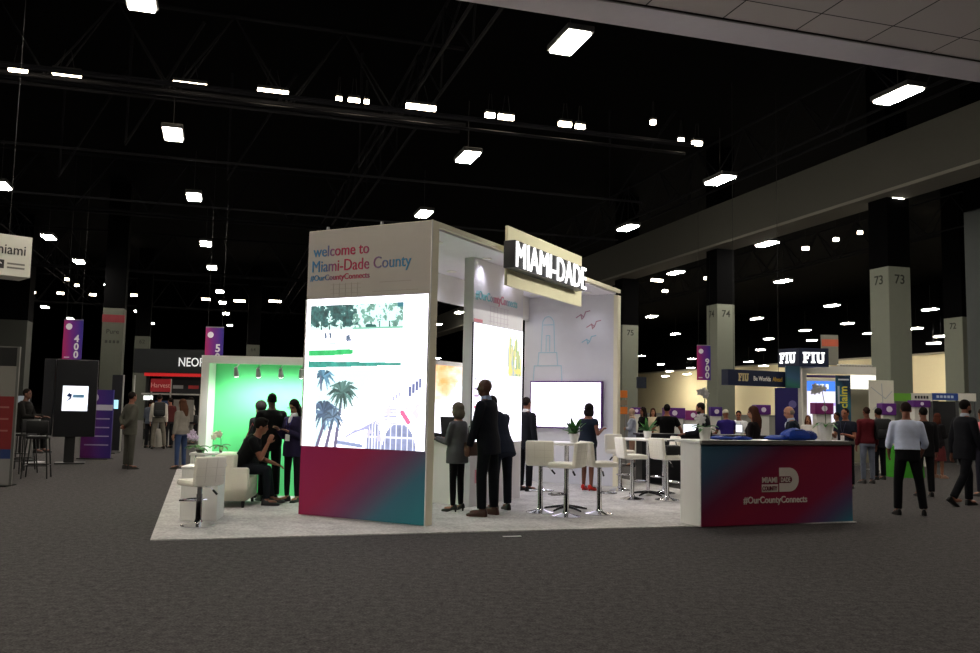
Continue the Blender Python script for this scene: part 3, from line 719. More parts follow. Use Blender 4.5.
def pot(parent, r, h, m=WHITE):
    MB().lathe([(.0005, 0), (r * .72, 0), (r, h), (r * .9, h), (r * .85, h * .85), (.0005, h * .85)], n=24).build('pot', m, parent, True)
    MB().lathe([(.0005, h * .86), (r * .86, h * .86), (r * .8, h * .89), (.0005, h * .9)], n=16).build('soil', mat('2a1f17', .9), parent)
def bushy(p, label, h, seed, w=.16):
    r = thing('potted_plant', label, 'plant', p, 0, 'potted plants on the bar tables'); q = random.Random(seed)
    pot(r, .075, .13)
    for k in range(22):
        a = q.uniform(0, 2 * PI); e = q.uniform(.5, 2.6)
        leaf_mb((0, 0, .12), (math.cos(a), math.sin(a), e), q.uniform(.5, 1) * h, .03, q.uniform(.2, 1.2)).build('leaf', LEAF if k % 3 else LEAFD, r, True)
    return r
def flower_mb(p, s, face, petals=5):
    f = Vector(face).normalized(); a = f.orthogonal().normalized(); b = f.cross(a); mb = MB(); R = Matrix((a, b, f)).transposed()
    for k in range(petals):
        t = 2 * PI * k / petals
        mb.ell(Vector(p) + (a * math.cos(t) + b * math.sin(t)) * s * .55, (s * .55, s * .36, s * .10), R @ Matrix.Rotation(t, 3, 'Z'), 8, 5)
    return mb
def orchid(p, label, seed, h=.5, pr=.085, ph=.16, nfl=7, petal='f4f0f0', lean=1, blooms=(0, 0), low=None, grp=None, pm=WHITE):
    r = thing('potted_orchid', label, 'plant', p, 0, grp); q = random.Random(seed); pot(r, pr, ph, pm)
    for k in range(6):
        a = 2 * PI * k / 6 + q.uniform(-.3, .3); leaf_mb((0, 0, ph * .9), (math.cos(a), math.sin(a), q.uniform(.4, 1.2)), q.uniform(.16, .24), .032, 1.6).build('leaf', LEAF, r, True)
    pts = [Vector((0, 0, ph * .9)), Vector((.01 * lean, 0, ph + h * .5)), Vector((.05 * lean, -.01, ph + h * .9)), Vector((.13 * lean, -.03, ph + h)), Vector((.2 * lean, -.05, ph + h * .94))]
    MB().tube(pts, .005, 6).build('stem', LEAFD, r, True)
    for k in range(nfl):
        t = k / max(1, nfl - 1); base = pts[2].lerp(pts[4], t)
        fl = flower_mb(base + Vector((q.uniform(-.03, .03), q.uniform(-.03, .02), q.uniform(-.06, .05))), .05, (q.uniform(-.5, .5), -1, q.uniform(-.2, .4))).build('flower', mat(petal, .6, kind='leaf'), r, True)
    if low:
        flower_mb(low, .075, (-.2, -1, .1), 7).build('flower', mat(petal, .6, kind='leaf'), r, True)
    return r
bushy(tA + Vector((.10, -.08, 1.004)), 'small green plant in a white pot on the nearer bar table', .30, 3)
bushy(tB + Vector((-.02, -.05, 1.004)), 'upright green plant in a white pot on the farther bar table', .27, 9)
def on_counter(px, dy=.2):
    """point on the counter top seen at this pixel column"""
    d = ray(px, 437); n = Vector((-math.sin(CR), math.cos(CR), 0)); o = Vector((0, 0, EYE)); q = Vector((c0.x, c0.y, 0)) + n * dy
    p = o + d * ((q - o).dot(n) / d.dot(n)); return Vector((p.x, p.y, 1.12))
orchid(on_counter(705), 'white orchid in a white pot at the left end of the reception counter', 4, h=.52, pr=.085, ph=.17, low=(-.07, -.03, .27), lean=-.25)
o = orchid(on_counter(826), 'white orchid in a tall white pot at the right end of the reception counter', 6, h=.52, pr=.10, ph=.24, lean=-1, nfl=8)
o2 = st + Vector((0, 0, .84)); orchid(Vector((st.x + .13, st.y - .05, .725)), 'pale pink orchid on the side table before the green backdrop', 8, h=.20, pr=.03, ph=.10, nfl=4, petal='f0dcc8', lean=-.5, pm=mat('5a2a35', .5))
orchid(Vector((st.x - .2, st.y - .12, .725)), 'lilac orchid on the side table before the white booth frame', 12, h=.2, pr=.04, ph=.08, nfl=5, petal='d8c4e0', lean=-.5)
bo = thing('bowl', 'small dark bowl on the side table behind the lone stool', 'bowl', (st.x - .14, st.y - .2, .725))
MB().lathe([(.0005, 0), (.04, 0), (.08, .05), (.075, .05), (.04, .01), (.0005, .01)], n=18).build('bowl_body', mat('1a1512', .4), bo, True)
BLUE = mat('1d3f9e', .5, kind='cloth')
def tote(p, rot, label, sx, sy, sz, seed, m=BLUE):
    r = thing('tote_bag', label, 'bag', p, rot, 'blue bags on the counter'); q = random.Random(seed)
    bm = bmesh.new(); bmesh.ops.create_cube(bm, size=1); bmesh.ops.subdivide_edges(bm, edges=bm.edges[:], cuts=5, use_grid_fill=True)
    for v in bm.verts:
        k = 1 - .35 * abs(v.co.z * 2) ** 2
        v.co = Vector((v.co.x * sx * k + q.uniform(-.012, .012), v.co.y * sy * k + q.uniform(-.012, .012), (v.co.z + .5) * sz * (.72 + .28 * math.cos(v.co.x * 2.6) + .25 * q.random() * (v.co.z > .3))))
    bmesh.ops.smooth_vert(bm, verts=bm.verts[:], factor=.4, use_axis_x=True, use_axis_y=True, use_axis_z=True)
    for v in bm.verts: v.co.z = max(v.co.z, 0)
    bm.verts.index_update(); mb = MB().add([v.co[:] for v in bm.verts], [[v.index for v in f.verts] for f in bm.faces]); bm.free()
    mb.build('bag_body', m, r, True)
    MB().tube([(-sx * .3, 0, sz * .6), (-sx * .15, -sy * .4, sz * .95), (sx * .15, -sy * .4, sz * .95), (sx * .3, 0, sz * .6)], .01, 6).build('handle', mat('16307c', .5), r, True)
    return r
tote(on_counter(722, .3), CR + .05, 'folded blue tote bag beside the left orchid on the counter', .26, .24, .05, 1)
tote(on_counter(741, .26), CR - .1, 'flat blue tote bag at the front of the counter beside the long-haired woman', .24, .22, .045, 2)
tote(on_counter(778, .3), CR + .2, 'blue tote bag lying flat before the bald man', .30, .26, .06, 3)
tote(on_counter(795, .22), CR - .15, 'highest crumpled blue tote bag in the heap before the bald man', .34, .26, .15, 4)
tote(on_counter(806, .36), CR + .3, 'blue tote bag in the heap beside the right orchid', .24, .24, .12, 5, mat('17307e', .5, kind='cloth'))

# ------------------------------------------------------------------ people
PENDING = []
def soft(mb, name, m, voxel, parent=None, smooth=3, fac=.5):
    """one continuous skin grown over overlapping solids"""
    me = mb.mesh(name); o = bpy.data.objects.new(name, me); COL.objects.link(o)
    md = o.modifiers.new('r', 'REMESH'); md.mode = 'VOXEL'; md.voxel_size = voxel; md.use_smooth_shade = True
    if smooth:
        s = o.modifiers.new('s', 'SMOOTH'); s.factor = fac; s.iterations = smooth
    if parent is not None: o.parent = parent
    PENDING.append((o, m)); return o
def limb(mb, pts, rs):
    for i in range(len(pts) - 1):
        mb.cone(pts[i], pts[i + 1], rs[i], rs[i + 1], 12)
    for p, r in zip(pts, rs): mb.ell(p, (r, r, r), None, 10, 7)
GIRTH = [0.0]
TM = [(-.10, .165, .112, 0), (0, .172, .118, 0), (.10, .156, .106, .004), (.22, .158, .105, .008), (.34, .178, .115, .005), (.41, .178, .108, 0), (.455, .140, .09, -.005), (.495, .098, .072, -.006), (.535, .066, .06, -.005)]
TF = [(-.10, .165, .115, 0), (0, .172, .122, -.004), (.10, .140, .100, .004), (.20, .130, .095, .008), (.33, .152, .122, .015), (.40, .150, .098, 0), (.445, .118, .078, -.005), (.485, .080, .062, -.006), (.525, .055, .052, -.005)]
def torso(mb, prof, Rt, P0, gx, gy, lo, hi, flare=0.0, p=2.3, n=22):
    zs = sorted(set([lo, hi] + [t[0] for t in prof if lo < t[0] < hi])); rr = []
    for z in zs:
        z2 = min(max(z, prof[0][0]), prof[-1][0])
        for a, b in zip(prof[:-1], prof[1:]):
            if a[0] <= z2 <= b[0]: k = (z2 - a[0]) / (b[0] - a[0]); w, d, y = [a[i] + (b[i] - a[i]) * k for i in (1, 2, 3)]; break
        f = flare * max(0, -z) + GIRTH[0]; w += gx + f; d += gy + f
        ring = []
        for i in range(n):
            t = 2 * PI * i / n; c, s = math.cos(t), math.sin(t)
            ring.append(P0 + Rt @ Vector((math.copysign(abs(c) ** (2 / p), c) * w, y + math.copysign(abs(s) ** (2 / p), s) * d, z)))
        rr.append(ring)
    mb.rings(rr)
DN = lambda s, x=.10, y=.0: (s * x, y, -1)
POSES = {
 'stand': {},
 'front_hands': dict(al=((-.22, .05, -1), (.25, .75, -.45)), ar=((.22, .05, -1), (-.25, .75, -.45))),
 'hold_right': dict(ar=((.15, .1, -1), (-.15, 1, .05))),
 'hold_both': dict(al=((-.12, .2, -1), (.3, 1, .25)), ar=((.12, .2, -1), (-.3, 1, .25))),
 'behind': dict(al=((-.22, -.35, -1), (.75, -.25, -.6)), ar=((.22, -.35, -1), (-.75, -.25, -.6))),
 'crossed': dict(al=((-.2, .25, -1), (.95, .5, .1)), ar=((.2, .25, -1), (-.95, .55, .05))),
 'wide': dict(al=((-.55, .05, -1), (-.15, .6, -.6)), ar=((.55, .05, -1), (.15, .6, -.6))),
 'desk': dict(torso=12, al=((-.2, .35, -1), (.1, 1, -.1)), ar=((.2, .35, -1), (-.1, 1, -.1)), head=(0, 15)),
 'phone': dict(al=((-.1, .15, -1), (.4, 1, .45)), ar=((.12, .15, -1), (-.3, 1, .6)), head=(0, 22)),
 'walk': dict(torso=3, tl=(0, .36, -1), sl=(0, -.02, -1), tr=(.0, -.22, -1), sr=(0, -.62, -1), al=((-.1, -.25, -1), (-.05, .0, -1)), ar=((.1, .2, -1), (.0, .45, -1)), footr=35),
 'stroll': dict(torso=4, tl=(-.12, .06, -1), sl=(-.03, -.02, -1), tr=(.2, .12, -1), sr=(.10, -.12, -1)),
 'sit': dict(torso=30, tl=(-.12, 1, -.06), sl=(-.02, .18, -1), tr=(.12, 1, -.06), sr=(.02, .05, -1), al=((-.1, .35, -1), (.3, 1, -.35)), ar=((.12, .50, -1), (-.22, .42, 1)), head=(0, 10)),
 'stoolsit': dict(torso=6, tl=(-.12, 1, -.25), sl=(-.02, .05, -1), tr=(.12, 1, -.25), sr=(.02, .05, -1), al=((-.1, .35, -1), (.1, 1, .0)), ar=((.1, .35, -1), (-.1, 1, .0)), lift=.3),
 'bend': dict(torso=27, al=((-.15, .5, -1), (.3, 1, -.2)), ar=((.15, .5, -1), (-.3, 1, -.2)), head=(0, 35)),
}
NP = [0]
def person(label, p, yaw, height, pose='stand', top=('shirt', 'ffffff'), bottom=('trousers', '111114'), shoe='0c0c0c', skin='8a5a42', hair=('short', '15100d'),
           female=False, vox=.011, collar=None, head=None, over=None, badge=None, group=None, heels=False, glasses=False, beard=False, girth=0.0):
    GIRTH[0] = girth
    ps = dict(POSES[pose]); 
    if over: ps.update(over)
    if head: ps['head'] = head
    NP[0] += 1
    S = height / 1.75
    g = lambda k, d: ps.get(k, d)
    lean = math.radians(g('torso', 0)); Rt = Matrix.Rotation(-lean, 3, 'X')
    sw = .158 if female else .185; hw = .088
    prof = TF if female else TM
    def dirn(v): return Vector(v).normalized()
    P0 = Vector((0, 0, 0)); legs = {}
    for s, t, sh in ((-1, g('tl', (-.05, 0, -1)), g('sl', (-.01, -.03, -1))), (1, g('tr', (.05, 0, -1)), g('sr', (.01, -.03, -1)))):
        hp = Vector((s * hw, 0, -.03)); kn = hp + dirn(t) * .42; an = kn + dirn(sh) * .42; legs[s] = (hp, kn, an)
    low = min(legs[-1][2].z, legs[1][2].z); dz = .085 - low + g('lift', 0) / S
    P0.z += dz
    for s in legs: legs[s] = tuple(v + Vector((0, 0, dz)) for v in legs[s])
    arms = {}
    for s, key in ((-1, 'al'), (1, 'ar')):
        ua, fa = g(key, (DN(s, .14), (s * .06, .16, -1)))
        sh = P0 + Rt @ Vector((s * sw, -.005, .425)); el = sh + dirn(ua) * .285; wr = el + dirn(fa) * .25; arms[s] = (sh, el, wr, dirn(fa))
    nk = P0 + Rt @ Vector((0, -.005, .51)); hy, hp_ = g('head', (0, 0))
    Rn = Matrix.Rotation(-lean * .5, 3, 'X'); hd = nk + Rn @ Vector((0, .022, .155))
    Rh = Matrix.Rotation(math.radians(hy), 3, 'Z') @ Matrix.Rotation(-math.radians(hp_), 3, 'X')
    hd = hd + Rh @ Vector((0, .0, 0)) + Vector((0, 0, -.01))
    H = lambda x, y, z: hd + Rh @ Vector((x, y, z))
    # --- body: one continuous figure
    mb = MB(); torso(mb, prof, Rt, P0, -.012, -.012, -.10, prof[-1][0])
    mb.cone(nk - Vector((0, 0, .05)), H(0, -.012, -.05), .058 if not female else .05, .054 if not female else .046)
    mb.ell(H(0, -.005, .022), (.074, .094, .092), Rh); mb.ell(H(0, .022, -.048), (.057, .066, .068), Rh)
    mb.cone(H(0, .086, .005), H(0, .096, -.028), .009, .013, 8); mb.ell(H(0, .094, -.026), (.014, .012, .011), Rh)
    for s in (-1, 1): mb.ell(H(s * .074, -.004, -.008), (.011, .02, .031), Rh)
    for s in (-1, 1):
        h_, k_, a_ = legs[s]
        limb(mb, [h_, h_.lerp(k_, .5), k_, k_.lerp(a_, .35), a_], [.082, .070, .052, .051, .034])
        f = Vector((s * .15, 1, 0)).normalized(); mb.ell(a_ + f * .06 - Vector((0, 0, .035)), (.036, .10, .032), Matrix.Rotation(-s * .15, 3, 'Z'))
        sh, el, wr, fd = arms[s]
        limb(mb, [P0 + Rt @ Vector((s * (sw - .06), 0, .43)), sh, sh.lerp(el, .55), el, el.lerp(wr, .35), wr], [.05, .050, .042, .036, .036, .025])
        a = fd; b = Vector((s, 0, 0)); b = (b - a * b.dot(a)); b = b.normalized() if b.length > .1 else Vector((0, 1, 0)); c = a.cross(b)  # b: out of the body, c: across the palm
        if abs(fd.y) > .8: b, c = c, b
        R = Matrix((c, b, a)).transposed()
        mb.ell(wr + a * .05, (.040, .017, .055), R, 10, 7)
        curl = -b if abs(fd.y) <= .8 else (-b if b.z > 0 else b)
        for k in range(4):
            q0 = wr + a * (.085) + c * (.030 - .020 * k); L = (.062, .072, .068, .052)[k]
            q1 = q0 + (a + curl * .25).normalized() * L * .55; q2 = q1 + (a + curl * .9).normalized() * L * .45
            limb(mb, [q0 - a * .02, q0, q1, q2], [.0095, .0095, .009, .0075])
        th = 1 if c.y > 0 else -1
        q0 = wr + a * .03 + c * .030 * th; q1 = q0 + (a * .7 + c * .7 * th + curl * .2).normalized() * .042; q2 = q1 + (a + c * .15 * th + curl * .35).normalized() * .032
        limb(mb, [q0, q1, q2], [.013, .0105, .008])
    mb.v = [tuple(Vector(v) * S) for v in mb.v]
    body = soft(mb, 'person', [mat(skin, .55, kind='skin'), mat('17110e', .3), mat('6b3a34', .5)], vox, smooth=2)
    body['_face'] = [c for pt in (H(-.031, .084, .012), H(.031, .084, .012), H(0, .084, -.062)) for c in (pt * S)]
    body.location = p; body.rotation_euler.z = math.radians(yaw)
    tag(body, label, 'person', group)
    cv = max(vox, .012)
    def grow(name, mb, col, v=cv, sm=3, k='cloth', rough=.8):
        mb.v = [tuple(Vector(q) * S) for q in mb.v]
        return soft(mb, name, [mat(col, rough, kind=k)], v, body, sm)
    # --- clothing
    kind, col = top[0], top[1]
    if kind == 'dress':
        mb = MB(); torso(mb, prof, Rt, P0, .010, .010, -.08, prof[-1][0] - .06)
        kn = min(legs[-1][1].z, legs[1][1].z)
        mb.rings([[Vector((math.cos(t) * w, math.sin(t) * d, z)) for t in [2 * PI * i / 20 for i in range(20)]] for z, w, d in ((kn - .02, .20, .17), (P0.z - .12, .195, .145), (P0.z + .06, .16, .12))])
    else:
        mb = MB(); lo = {'jacket': -.19, 'shirt': .04, 'tee': -.06, 'blouse': -.10, 'coat': -.34}[kind]
        gx = {'jacket': .016, 'shirt': .018, 'tee': .014, 'blouse': .014, 'coat': .026}[kind]
        torso(mb, [(-.36,) + prof[0][1:]] + list(prof) if lo < -.1 else prof, Rt, P0, gx, gx + .004, lo, prof[-1][0] - .035, .02 if kind in ('jacket', 'coat') else .015)
        if kind == 'shirt': torso(mb, prof, Rt, P0, .024, .024, .05, .16)
    slv = {'tee': .62, 'dress': .35}.get(kind, 1.0)
    if len(top) > 2: slv = top[2]
    ex = {'jacket': .018, 'coat': .02, 'shirt': .016, 'blouse': .013, 'tee': .018, 'dress': .012}[kind]
    for s in (-1, 1):
        sh, el, wr, fd = arms[s]; ins = P0 + Rt @ Vector((s * (sw - .07), 0, .425))
        if slv >= .99:
            limb(mb, [ins, sh, sh.lerp(el, .5), el, el.lerp(wr, .4)], [.055 + ex, .050 + ex, .044 + ex, .038 + ex, .036 + ex]); e2 = el.lerp(wr, .97); mb.cone(el.lerp(wr, .4), e2, .036 + ex, .027 + ex)
        elif slv > .65:
            limb(mb, [ins, sh, sh.lerp(el, .5), el], [.055 + ex, .050 + ex, .044 + ex, .038 + ex]); mb.cone(el, el.lerp(wr, (slv - .5) * 2 - .3), .038 + ex, .034 + ex)
        else:
            limb(mb, [ins, sh], [.055 + ex, .050 + ex]); mb.cone(sh, sh.lerp(el, slv), .050 + ex, .048 + ex)
    grow({'jacket': 'jacket', 'coat': 'coat', 'shirt': 'shirt', 'tee': 'tee_shirt', 'blouse': 'blouse', 'dress': 'dress'}[kind], mb, col)
    if collar:
        mb = MB(); mb.cone(nk - Vector((0, 0, .02)), nk + Vector((0, .008, .045)), .075, .062, 16)
        mb.ell(P0 + Rt @ Vector((0, .085, .40)), (.045, .05, .10), Rt)
        grow('shirt_collar', mb, collar, sm=1)
    if kind != 'dress':
        if bottom[0] == 'skirt':
            mb = MB(); torso(mb, prof, Matrix.Identity(3), P0, .006, .008, -.06, .10); kn = min(legs[-1][1].z, legs[1][1].z)
            mb.rings([[Vector((math.cos(t) * w, math.sin(t) * d, z)) for t in [2 * PI * i / 20 for i in range(20)]] for z, w, d in ((kn - .05, .21, .19), (P0.z - .10, .185, .14), (P0.z + .02, .165, .12))])
            grow('skirt', mb, bottom[1])
        else:
            mb = MB(); torso(mb, prof, Rt, P0, .010, .012, -.125, .14 if kind != 'shirt' else .09)
            w = {'trousers': (.094, .083, .069, .066, .060), 'jeans': (.09, .077, .062, .058, .050), 'slim': (.086, .072, .057, .055, .042)}[bottom[0]]
            for s in (-1, 1):
                h_, k_, a_ = legs[s]; cuff = k_.lerp(a_, .97)
                limb(mb, [h_, h_.lerp(k_, .5), k_, k_.lerp(a_, .4)], w[:4]); mb.cone(k_.lerp(a_, .4), cuff, w[3], w[4])
                f = (legs[s][2] - legs[s][1]); f.z = 0
            grow('jeans' if bottom[0] == 'jeans' else 'trousers', mb, bottom[1])
            mb = MB(); n = 20
            if kind == 'shirt':
                torso(mb, prof, Rt, P0, .020, .022, .02, .05); grow('belt', mb, '0d0b0a', sm=0)
    for s in (-1, 1):
        h_, k_, a_ = legs[s]; pit = math.radians(g('footl' if s < 0 else 'footr', 0)); R = Matrix.Rotation(-s * .18, 3, 'Z') @ Matrix.Rotation(-pit, 3, 'X')
        O = a_ - Vector((0, 0, .085)) if not pit else a_ + R @ Vector((0, 0, -.085)); mb = MB(); rr = []
        hl = .045 if heels else 0
        for y, w, h0, h1 in ((-.075, .018, .004, .05), (-.06, .034, 0, .095), (-.02, .040, 0, .105), (.03, .040, 0, .085), (.08, .045, 0, .062), (.13, .047, 0, .05), (.17, .038, .001, .042), (.195, .014, .006, .03)):
            lift = hl * max(0, min(1, (.08 - y) / .12)); h1 = h1 - (.04 if heels and y < .05 else 0) + lift * .5
            rr.append([O + R @ Vector((w * math.cos(t), y, lift + (h0 + (h1 - h0) * max(0, math.sin(t)) ** .7 if math.sin(t) > 0 else h0 + .003 * math.sin(t)))) for t in [2 * PI * i / 14 for i in range(14)]])
        mb.rings(rr)
        if heels: mb.cone(O + R @ Vector((0, -.05, 0)), O + R @ Vector((0, -.05, .06)), .012, .02, 8)
        mb.v = [tuple(Vector(q) * S) for q in mb.v]; mb.build('shoe', mat(shoe, .35), body, True)
    # --- hair
    hk, hc = hair
    if hk != 'none':
        mb = MB()
        if hk == 'short': mb.ell(H(0, -.017, .034), (.081, .095, .094), Rh)
        elif hk == 'crop': mb.ell(H(0, -.014, .030), (.0765, .093, .0925), Rh)
        elif hk == 'fringe': mb.ell(H(0, -.03, -.002), (.0805, .078, .062), Rh)
        elif hk == 'thick': mb.ell(H(0, -.016, .044), (.088, .102, .100), Rh); mb.ell(H(.02, .05, .10), (.05, .04, .03), Rh)
        elif hk == 'bob':
            mb.ell(H(0, -.018, .040), (.096, .106, .106), Rh); mb.ell(H(0, -.045, -.05), (.104, .082, .10), Rh)
            for s in (-1, 1): mb.ell(H(s * .072, .0, -.05), (.026, .045, .085), Rh)
        elif hk == 'long':
            mb.ell(H(0, -.018, .036), (.087, .100, .100), Rh)
            limb(mb, [H(0, -.045, -.02), H(0, -.075, -.15), H(0, -.085, -.27)], [.082, .085, .06])
            for s in (-1, 1): limb(mb, [H(s * .066, -.012, .0), H(s * .078, -.01, -.12), H(s * .07, .0, -.24)], [.030, .034, .022])
        elif hk == 'bun':
            mb.ell(H(0, -.017, .034), (.081, .095, .094), Rh); mb.ell(H(0, -.11, .06), (.04, .04, .04), Rh)
        elif hk == 'afro': mb.ell(H(0, -.02, .045), (.105, .112, .11), Rh)
        elif hk == 'scarf':
            mb.ell(H(0, -.010, .028), (.090, .103, .106), Rh); mb.ell(H(0, -.01, -.07), (.085, .078, .08), Rh); mb.ell(nk + Vector((0, 0, -.01)), (.12, .10, .06))
        elif hk == 'cap': mb.ell(H(0, -.008, .050), (.083, .100, .083), Rh); mb.ell(H(0, .10, .045), (.06, .06, .010), Rh)
        if beard: mb.ell(H(0, .028, -.066), (.060, .066, .054), Rh)
        grow({'scarf': 'head_scarf', 'cap': 'cap'}.get(hk, 'hair'), mb, hc, v=.011, sm=2)
    if glasses:
        mb = MB()
        for s in (-1, 1): mb.tube([H(s * .034 + .024 * math.cos(t), .100, .012 + .020 * math.sin(t)) for t in [2 * PI * i / 12 for i in range(13)]], .003, 5); mb.tube([H(s * .058, .10, .015), H(s * .079, .0, .008)], .003, 5)
        mb.tube([H(-.012, .102, .014), H(.012, .102, .014)], .003, 5)
        mb.v = [tuple(Vector(q) * S) for q in mb.v]; mb.build('glasses', BLACK, body)
    if badge:
        mb = MB(); ch = lambda x, z, o=.0: P0 + Rt @ Vector((x, (.145 if female else .14) + o, z))
        mb.tube([ch(-.06, .47, -.04), ch(-.04, .36), ch(0, .18, .004)], .005, 5); mb.tube([ch(.06, .47, -.04), ch(.04, .36), ch(0, .18, .004)], .005, 5)
        mb.v = [tuple(Vector(q) * S) for q in mb.v]; ln = mb.build('lanyard', mat(badge, .6), body)
        q = ch(0, .13, .006) * S; MB().box(q.x - .04, q.x + .04, q.y - .004, q.y + .004, q.z - .05, q.z + .05).build('badge', mat('eeeeee', .4), ln)
    return body, arms, S, P0
def ground(px, py): 
    q = at_z(px, py); q.z = 0; return q
def atd(px, Y):
    q = at_y(px, 420, Y); q.z = 0; return q
def on(p, z=.012): return Vector((p.x, p.y, z))

# the group before the pier
A1, ar1, S1, _ = person('tall bald man in a dark suit and brown shoes standing before the pier screen', on(ground(487, 516.5)), 66, 1.91, 'stand', ('jacket', '12141c'), ('trousers', '0e1016'), '3f2018', '4c2c1f', ('none', ''), collar='8fa3c4', vox=.009, head=(12, -2), over=dict(torso=5, al=((-.12, .22, -1), (.1, .35, -1)), tl=(-.10, .07, -1), tr=(.12, -.04, -1)))
person('man in a dark navy suit bowing his head behind the tall bald man', on(ground(500.5, 511)), 32, 1.74, 'bend', ('jacket', '1c2230'), ('trousers', '171b26'), '15100e', '6a4230', ('short', '120d0b'))
W3, ar3, S3, _ = person('grey-haired woman in a grey jacket and black trousers beside the suited man', on(ground(456, 512)), 58, 1.55, 'hold_right', ('jacket', '55565a'), ('slim', '0d0d10'), '0c0a0a', '9a6c56', ('bob', '5c554a'), True, vox=.009, heels=True, head=(10, 4), girth=.02, over=dict(al=((-.1, .3, -1), (.15, 1, .2)), ar=((.12, .0, -1), (-.1, .25, -1))))
hb = thing('handbag', 'brown shoulder bag at the side of the grey-haired woman', 'bag', (W3.location.x + .24, W3.location.y - .03, .80), math.radians(40))
MB().box(-.16, .16, -.05, .05, 0, .20, bev=.03).build('body', mat('4a3328', .5, kind='leather'), hb, True)
MB().tube([(-.13, 0, .18), (-.10, .0, .42), (.06, .0, .44), (.13, 0, .18)], .009, 6).build('strap', mat('2f2019', .5, kind='leather'), hb, True)
person('black-clad person behind the demo counter between tower and grey-haired woman', on(bp(-1.62, 2.35), .012), -95, 1.62, 'desk', ('jacket', '0d0d10'), ('trousers', '0d0d10'), '0c0c0c', '8a5a42', ('short', '100c0a'))
person('man in a dark suit standing half behind the screen pier', on(ground(525, 491.5)), -50, 1.70, 'stand', ('jacket', '16171d'), ('trousers', '121318'), '0c0c0c', '7a4c3a', ('short', '1a1310'), collar='d8d8da')
W6, _, _, _ = person('woman with dark bob in a navy dress and red shoes before the wall monitor', on(ground(587, 491)), -38, 1.60, 'hold_both', ('dress', '18202c'), ('trousers', '0d0d10'), 'd2291c', '6e4230', ('bob', '120d0c'), True, heels=True, girth=.03, over=dict(ar=((.45, -.35, -1), (-.1, .9, .35)), tl=(.03, .02, -1), tr=(.02, 0, -1), torso=5))
bp6 = MB(); 
# people beyond the tables
person('person in a lilac shirt half hidden by the end of the mural wall', on(atd(611.5, 19.0), 0), 60, 1.62, 'front_hands', ('shirt', 'b494dc'), ('trousers', '2a2a36'), '0c0c0c', '8a5a42', ('short', '2a1c14'))
person('woman with a beige head scarf and folded arms beyond the farther bar table', on(ground(632, 466), 0), 75, 1.55, 'crossed', ('blouse', '9aa0b2'), ('trousers', '8a6a5c'), '3a2a22', 'b98a6c', ('scarf', 'b59a86'), True)
person('dark-haired woman in black behind the woman with the scarf', on(ground(643, 465), 0), 110, 1.60, 'stand', ('jacket', '0f0f12'), ('trousers', '0f0f12'), '0c0c0c', '8a5a42', ('long', '1c120e'), True)
person('man in a black tee shirt seen from behind beyond the farther bar table', on(atd(667, 19.5), 0), -8, 1.66, 'wide', ('tee', '0d0d0f'), ('trousers', '15151a'), '0c0c0c', '9a6248', ('short', '0f0b09'))
person('woman in a pale top far behind the farther bar table', on(atd(653, 26), 0), 170, 1.58, 'stand', ('blouse', 'cfc0a4'), ('jeans', '4a5064'), '0c0c0c', 'a8745a', ('long', '3a2418'), True)
person('bearded man in a dark suit behind the left orchid of the counter', on(atd(707.5, 17.4), 0), 70, 1.70, 'desk', ('jacket', '15161c'), ('trousers', '121318'), '0c0c0c', '8a5540', ('short', '1a1310'), collar='b8bcc8', vox=.009, beard=True)
person('person in a purple shirt and cap seen from behind beyond the counter', on(atd(727.5, 20.8), 0), 5, 1.58, 'desk', ('tee', '2b2068'), ('trousers', '14141c'), '0c0c0c', '7a4c3a', ('cap', 'b9b4a4'))
person('man in a white shirt facing the counter behind a small bright screen', on(atd(739, 22.5), 0), 160, 1.56, 'desk', ('shirt', 'd8d8dc'), ('trousers', '2a2a30'), '0c0c0c', '8a5540', ('short', '1a1310'), badge='2d55a0')
person('woman with long brown hair standing behind the counter', on(atd(753.5, 15.2), 0), 52, 1.62, 'stand', ('blouse', '1a1517'), ('trousers', '121216'), '0c0c0c', '9a6a50', ('long', '4a2d22'), True, vox=.009, head=(25, 4))
person('bald older man in a dark suit standing behind the blue bags', on(atd(797, 15.4), 0), 72, 1.65, 'desk', ('jacket', '1a2330'), ('trousers', '15181f'), '0c0c0c', 'c08a72', ('fringe', '8a7d72'), collar='c8d2e6', vox=.009)
person('small distant woman in a white top behind the right orchid', on(atd(808, 23), 0), 150, 1.46, 'hold_both', ('blouse', 'dcd8d4'), ('trousers', '2a2a30'), '0c0c0c', 'a8745a', ('long', '5a3422'), True)
person('man in a dark shirt with a badge standing past the right orchid', on(atd(845.5, 18), 0), 130, 1.64, 'hold_both', ('tee', '1c1f2c'), ('trousers', '14141a'), '0c0c0c', '9a6248', ('short', '120d0b'), badge='2a2f50', vox=.009)
person('dark-haired person behind the man with the badge', on(atd(837, 23.5), 0), 100, 1.56, 'stand', ('blouse', 'c8c4c0'), ('trousers', '2a2a30'), '0c0c0c', '8a5a42', ('short', '120d0b'))
person('man in a maroon shirt and grey jeans seen from behind', on(ground(868, 483.5), 0), 8, 1.69, 'stand', ('tee', '5a1a22', .99), ('jeans', '6c7282'), '1d1a18', '6a3d2c', ('crop', '2c1a14'))
P20 = ground(868, 483.5)
person('dark-haired person right behind the maroon-shirted man', on(atd(878.5, 20.6), 0), 20, 1.66, 'stand', ('jacket', '15161a'), ('trousers', '121318'), '0c0c0c', '8a5a42', ('thick', '120d0b'))
bk = thing('backpack', 'dark backpack hanging at the right side of the maroon-shirted man', 'bag', (P20.x + .30, P20.y - .12, .96), math.radians(-12))
MB().box(-.17, .17, -.10, .10, 0, .46, bev=.06).build('body', mat('101214', .6, kind='leather'), bk, True)
MB().box(-.12, .12, -.14, -.09, .04, .22, bev=.025).build('pocket', mat('14171a', .6, kind='leather'), bk, True)
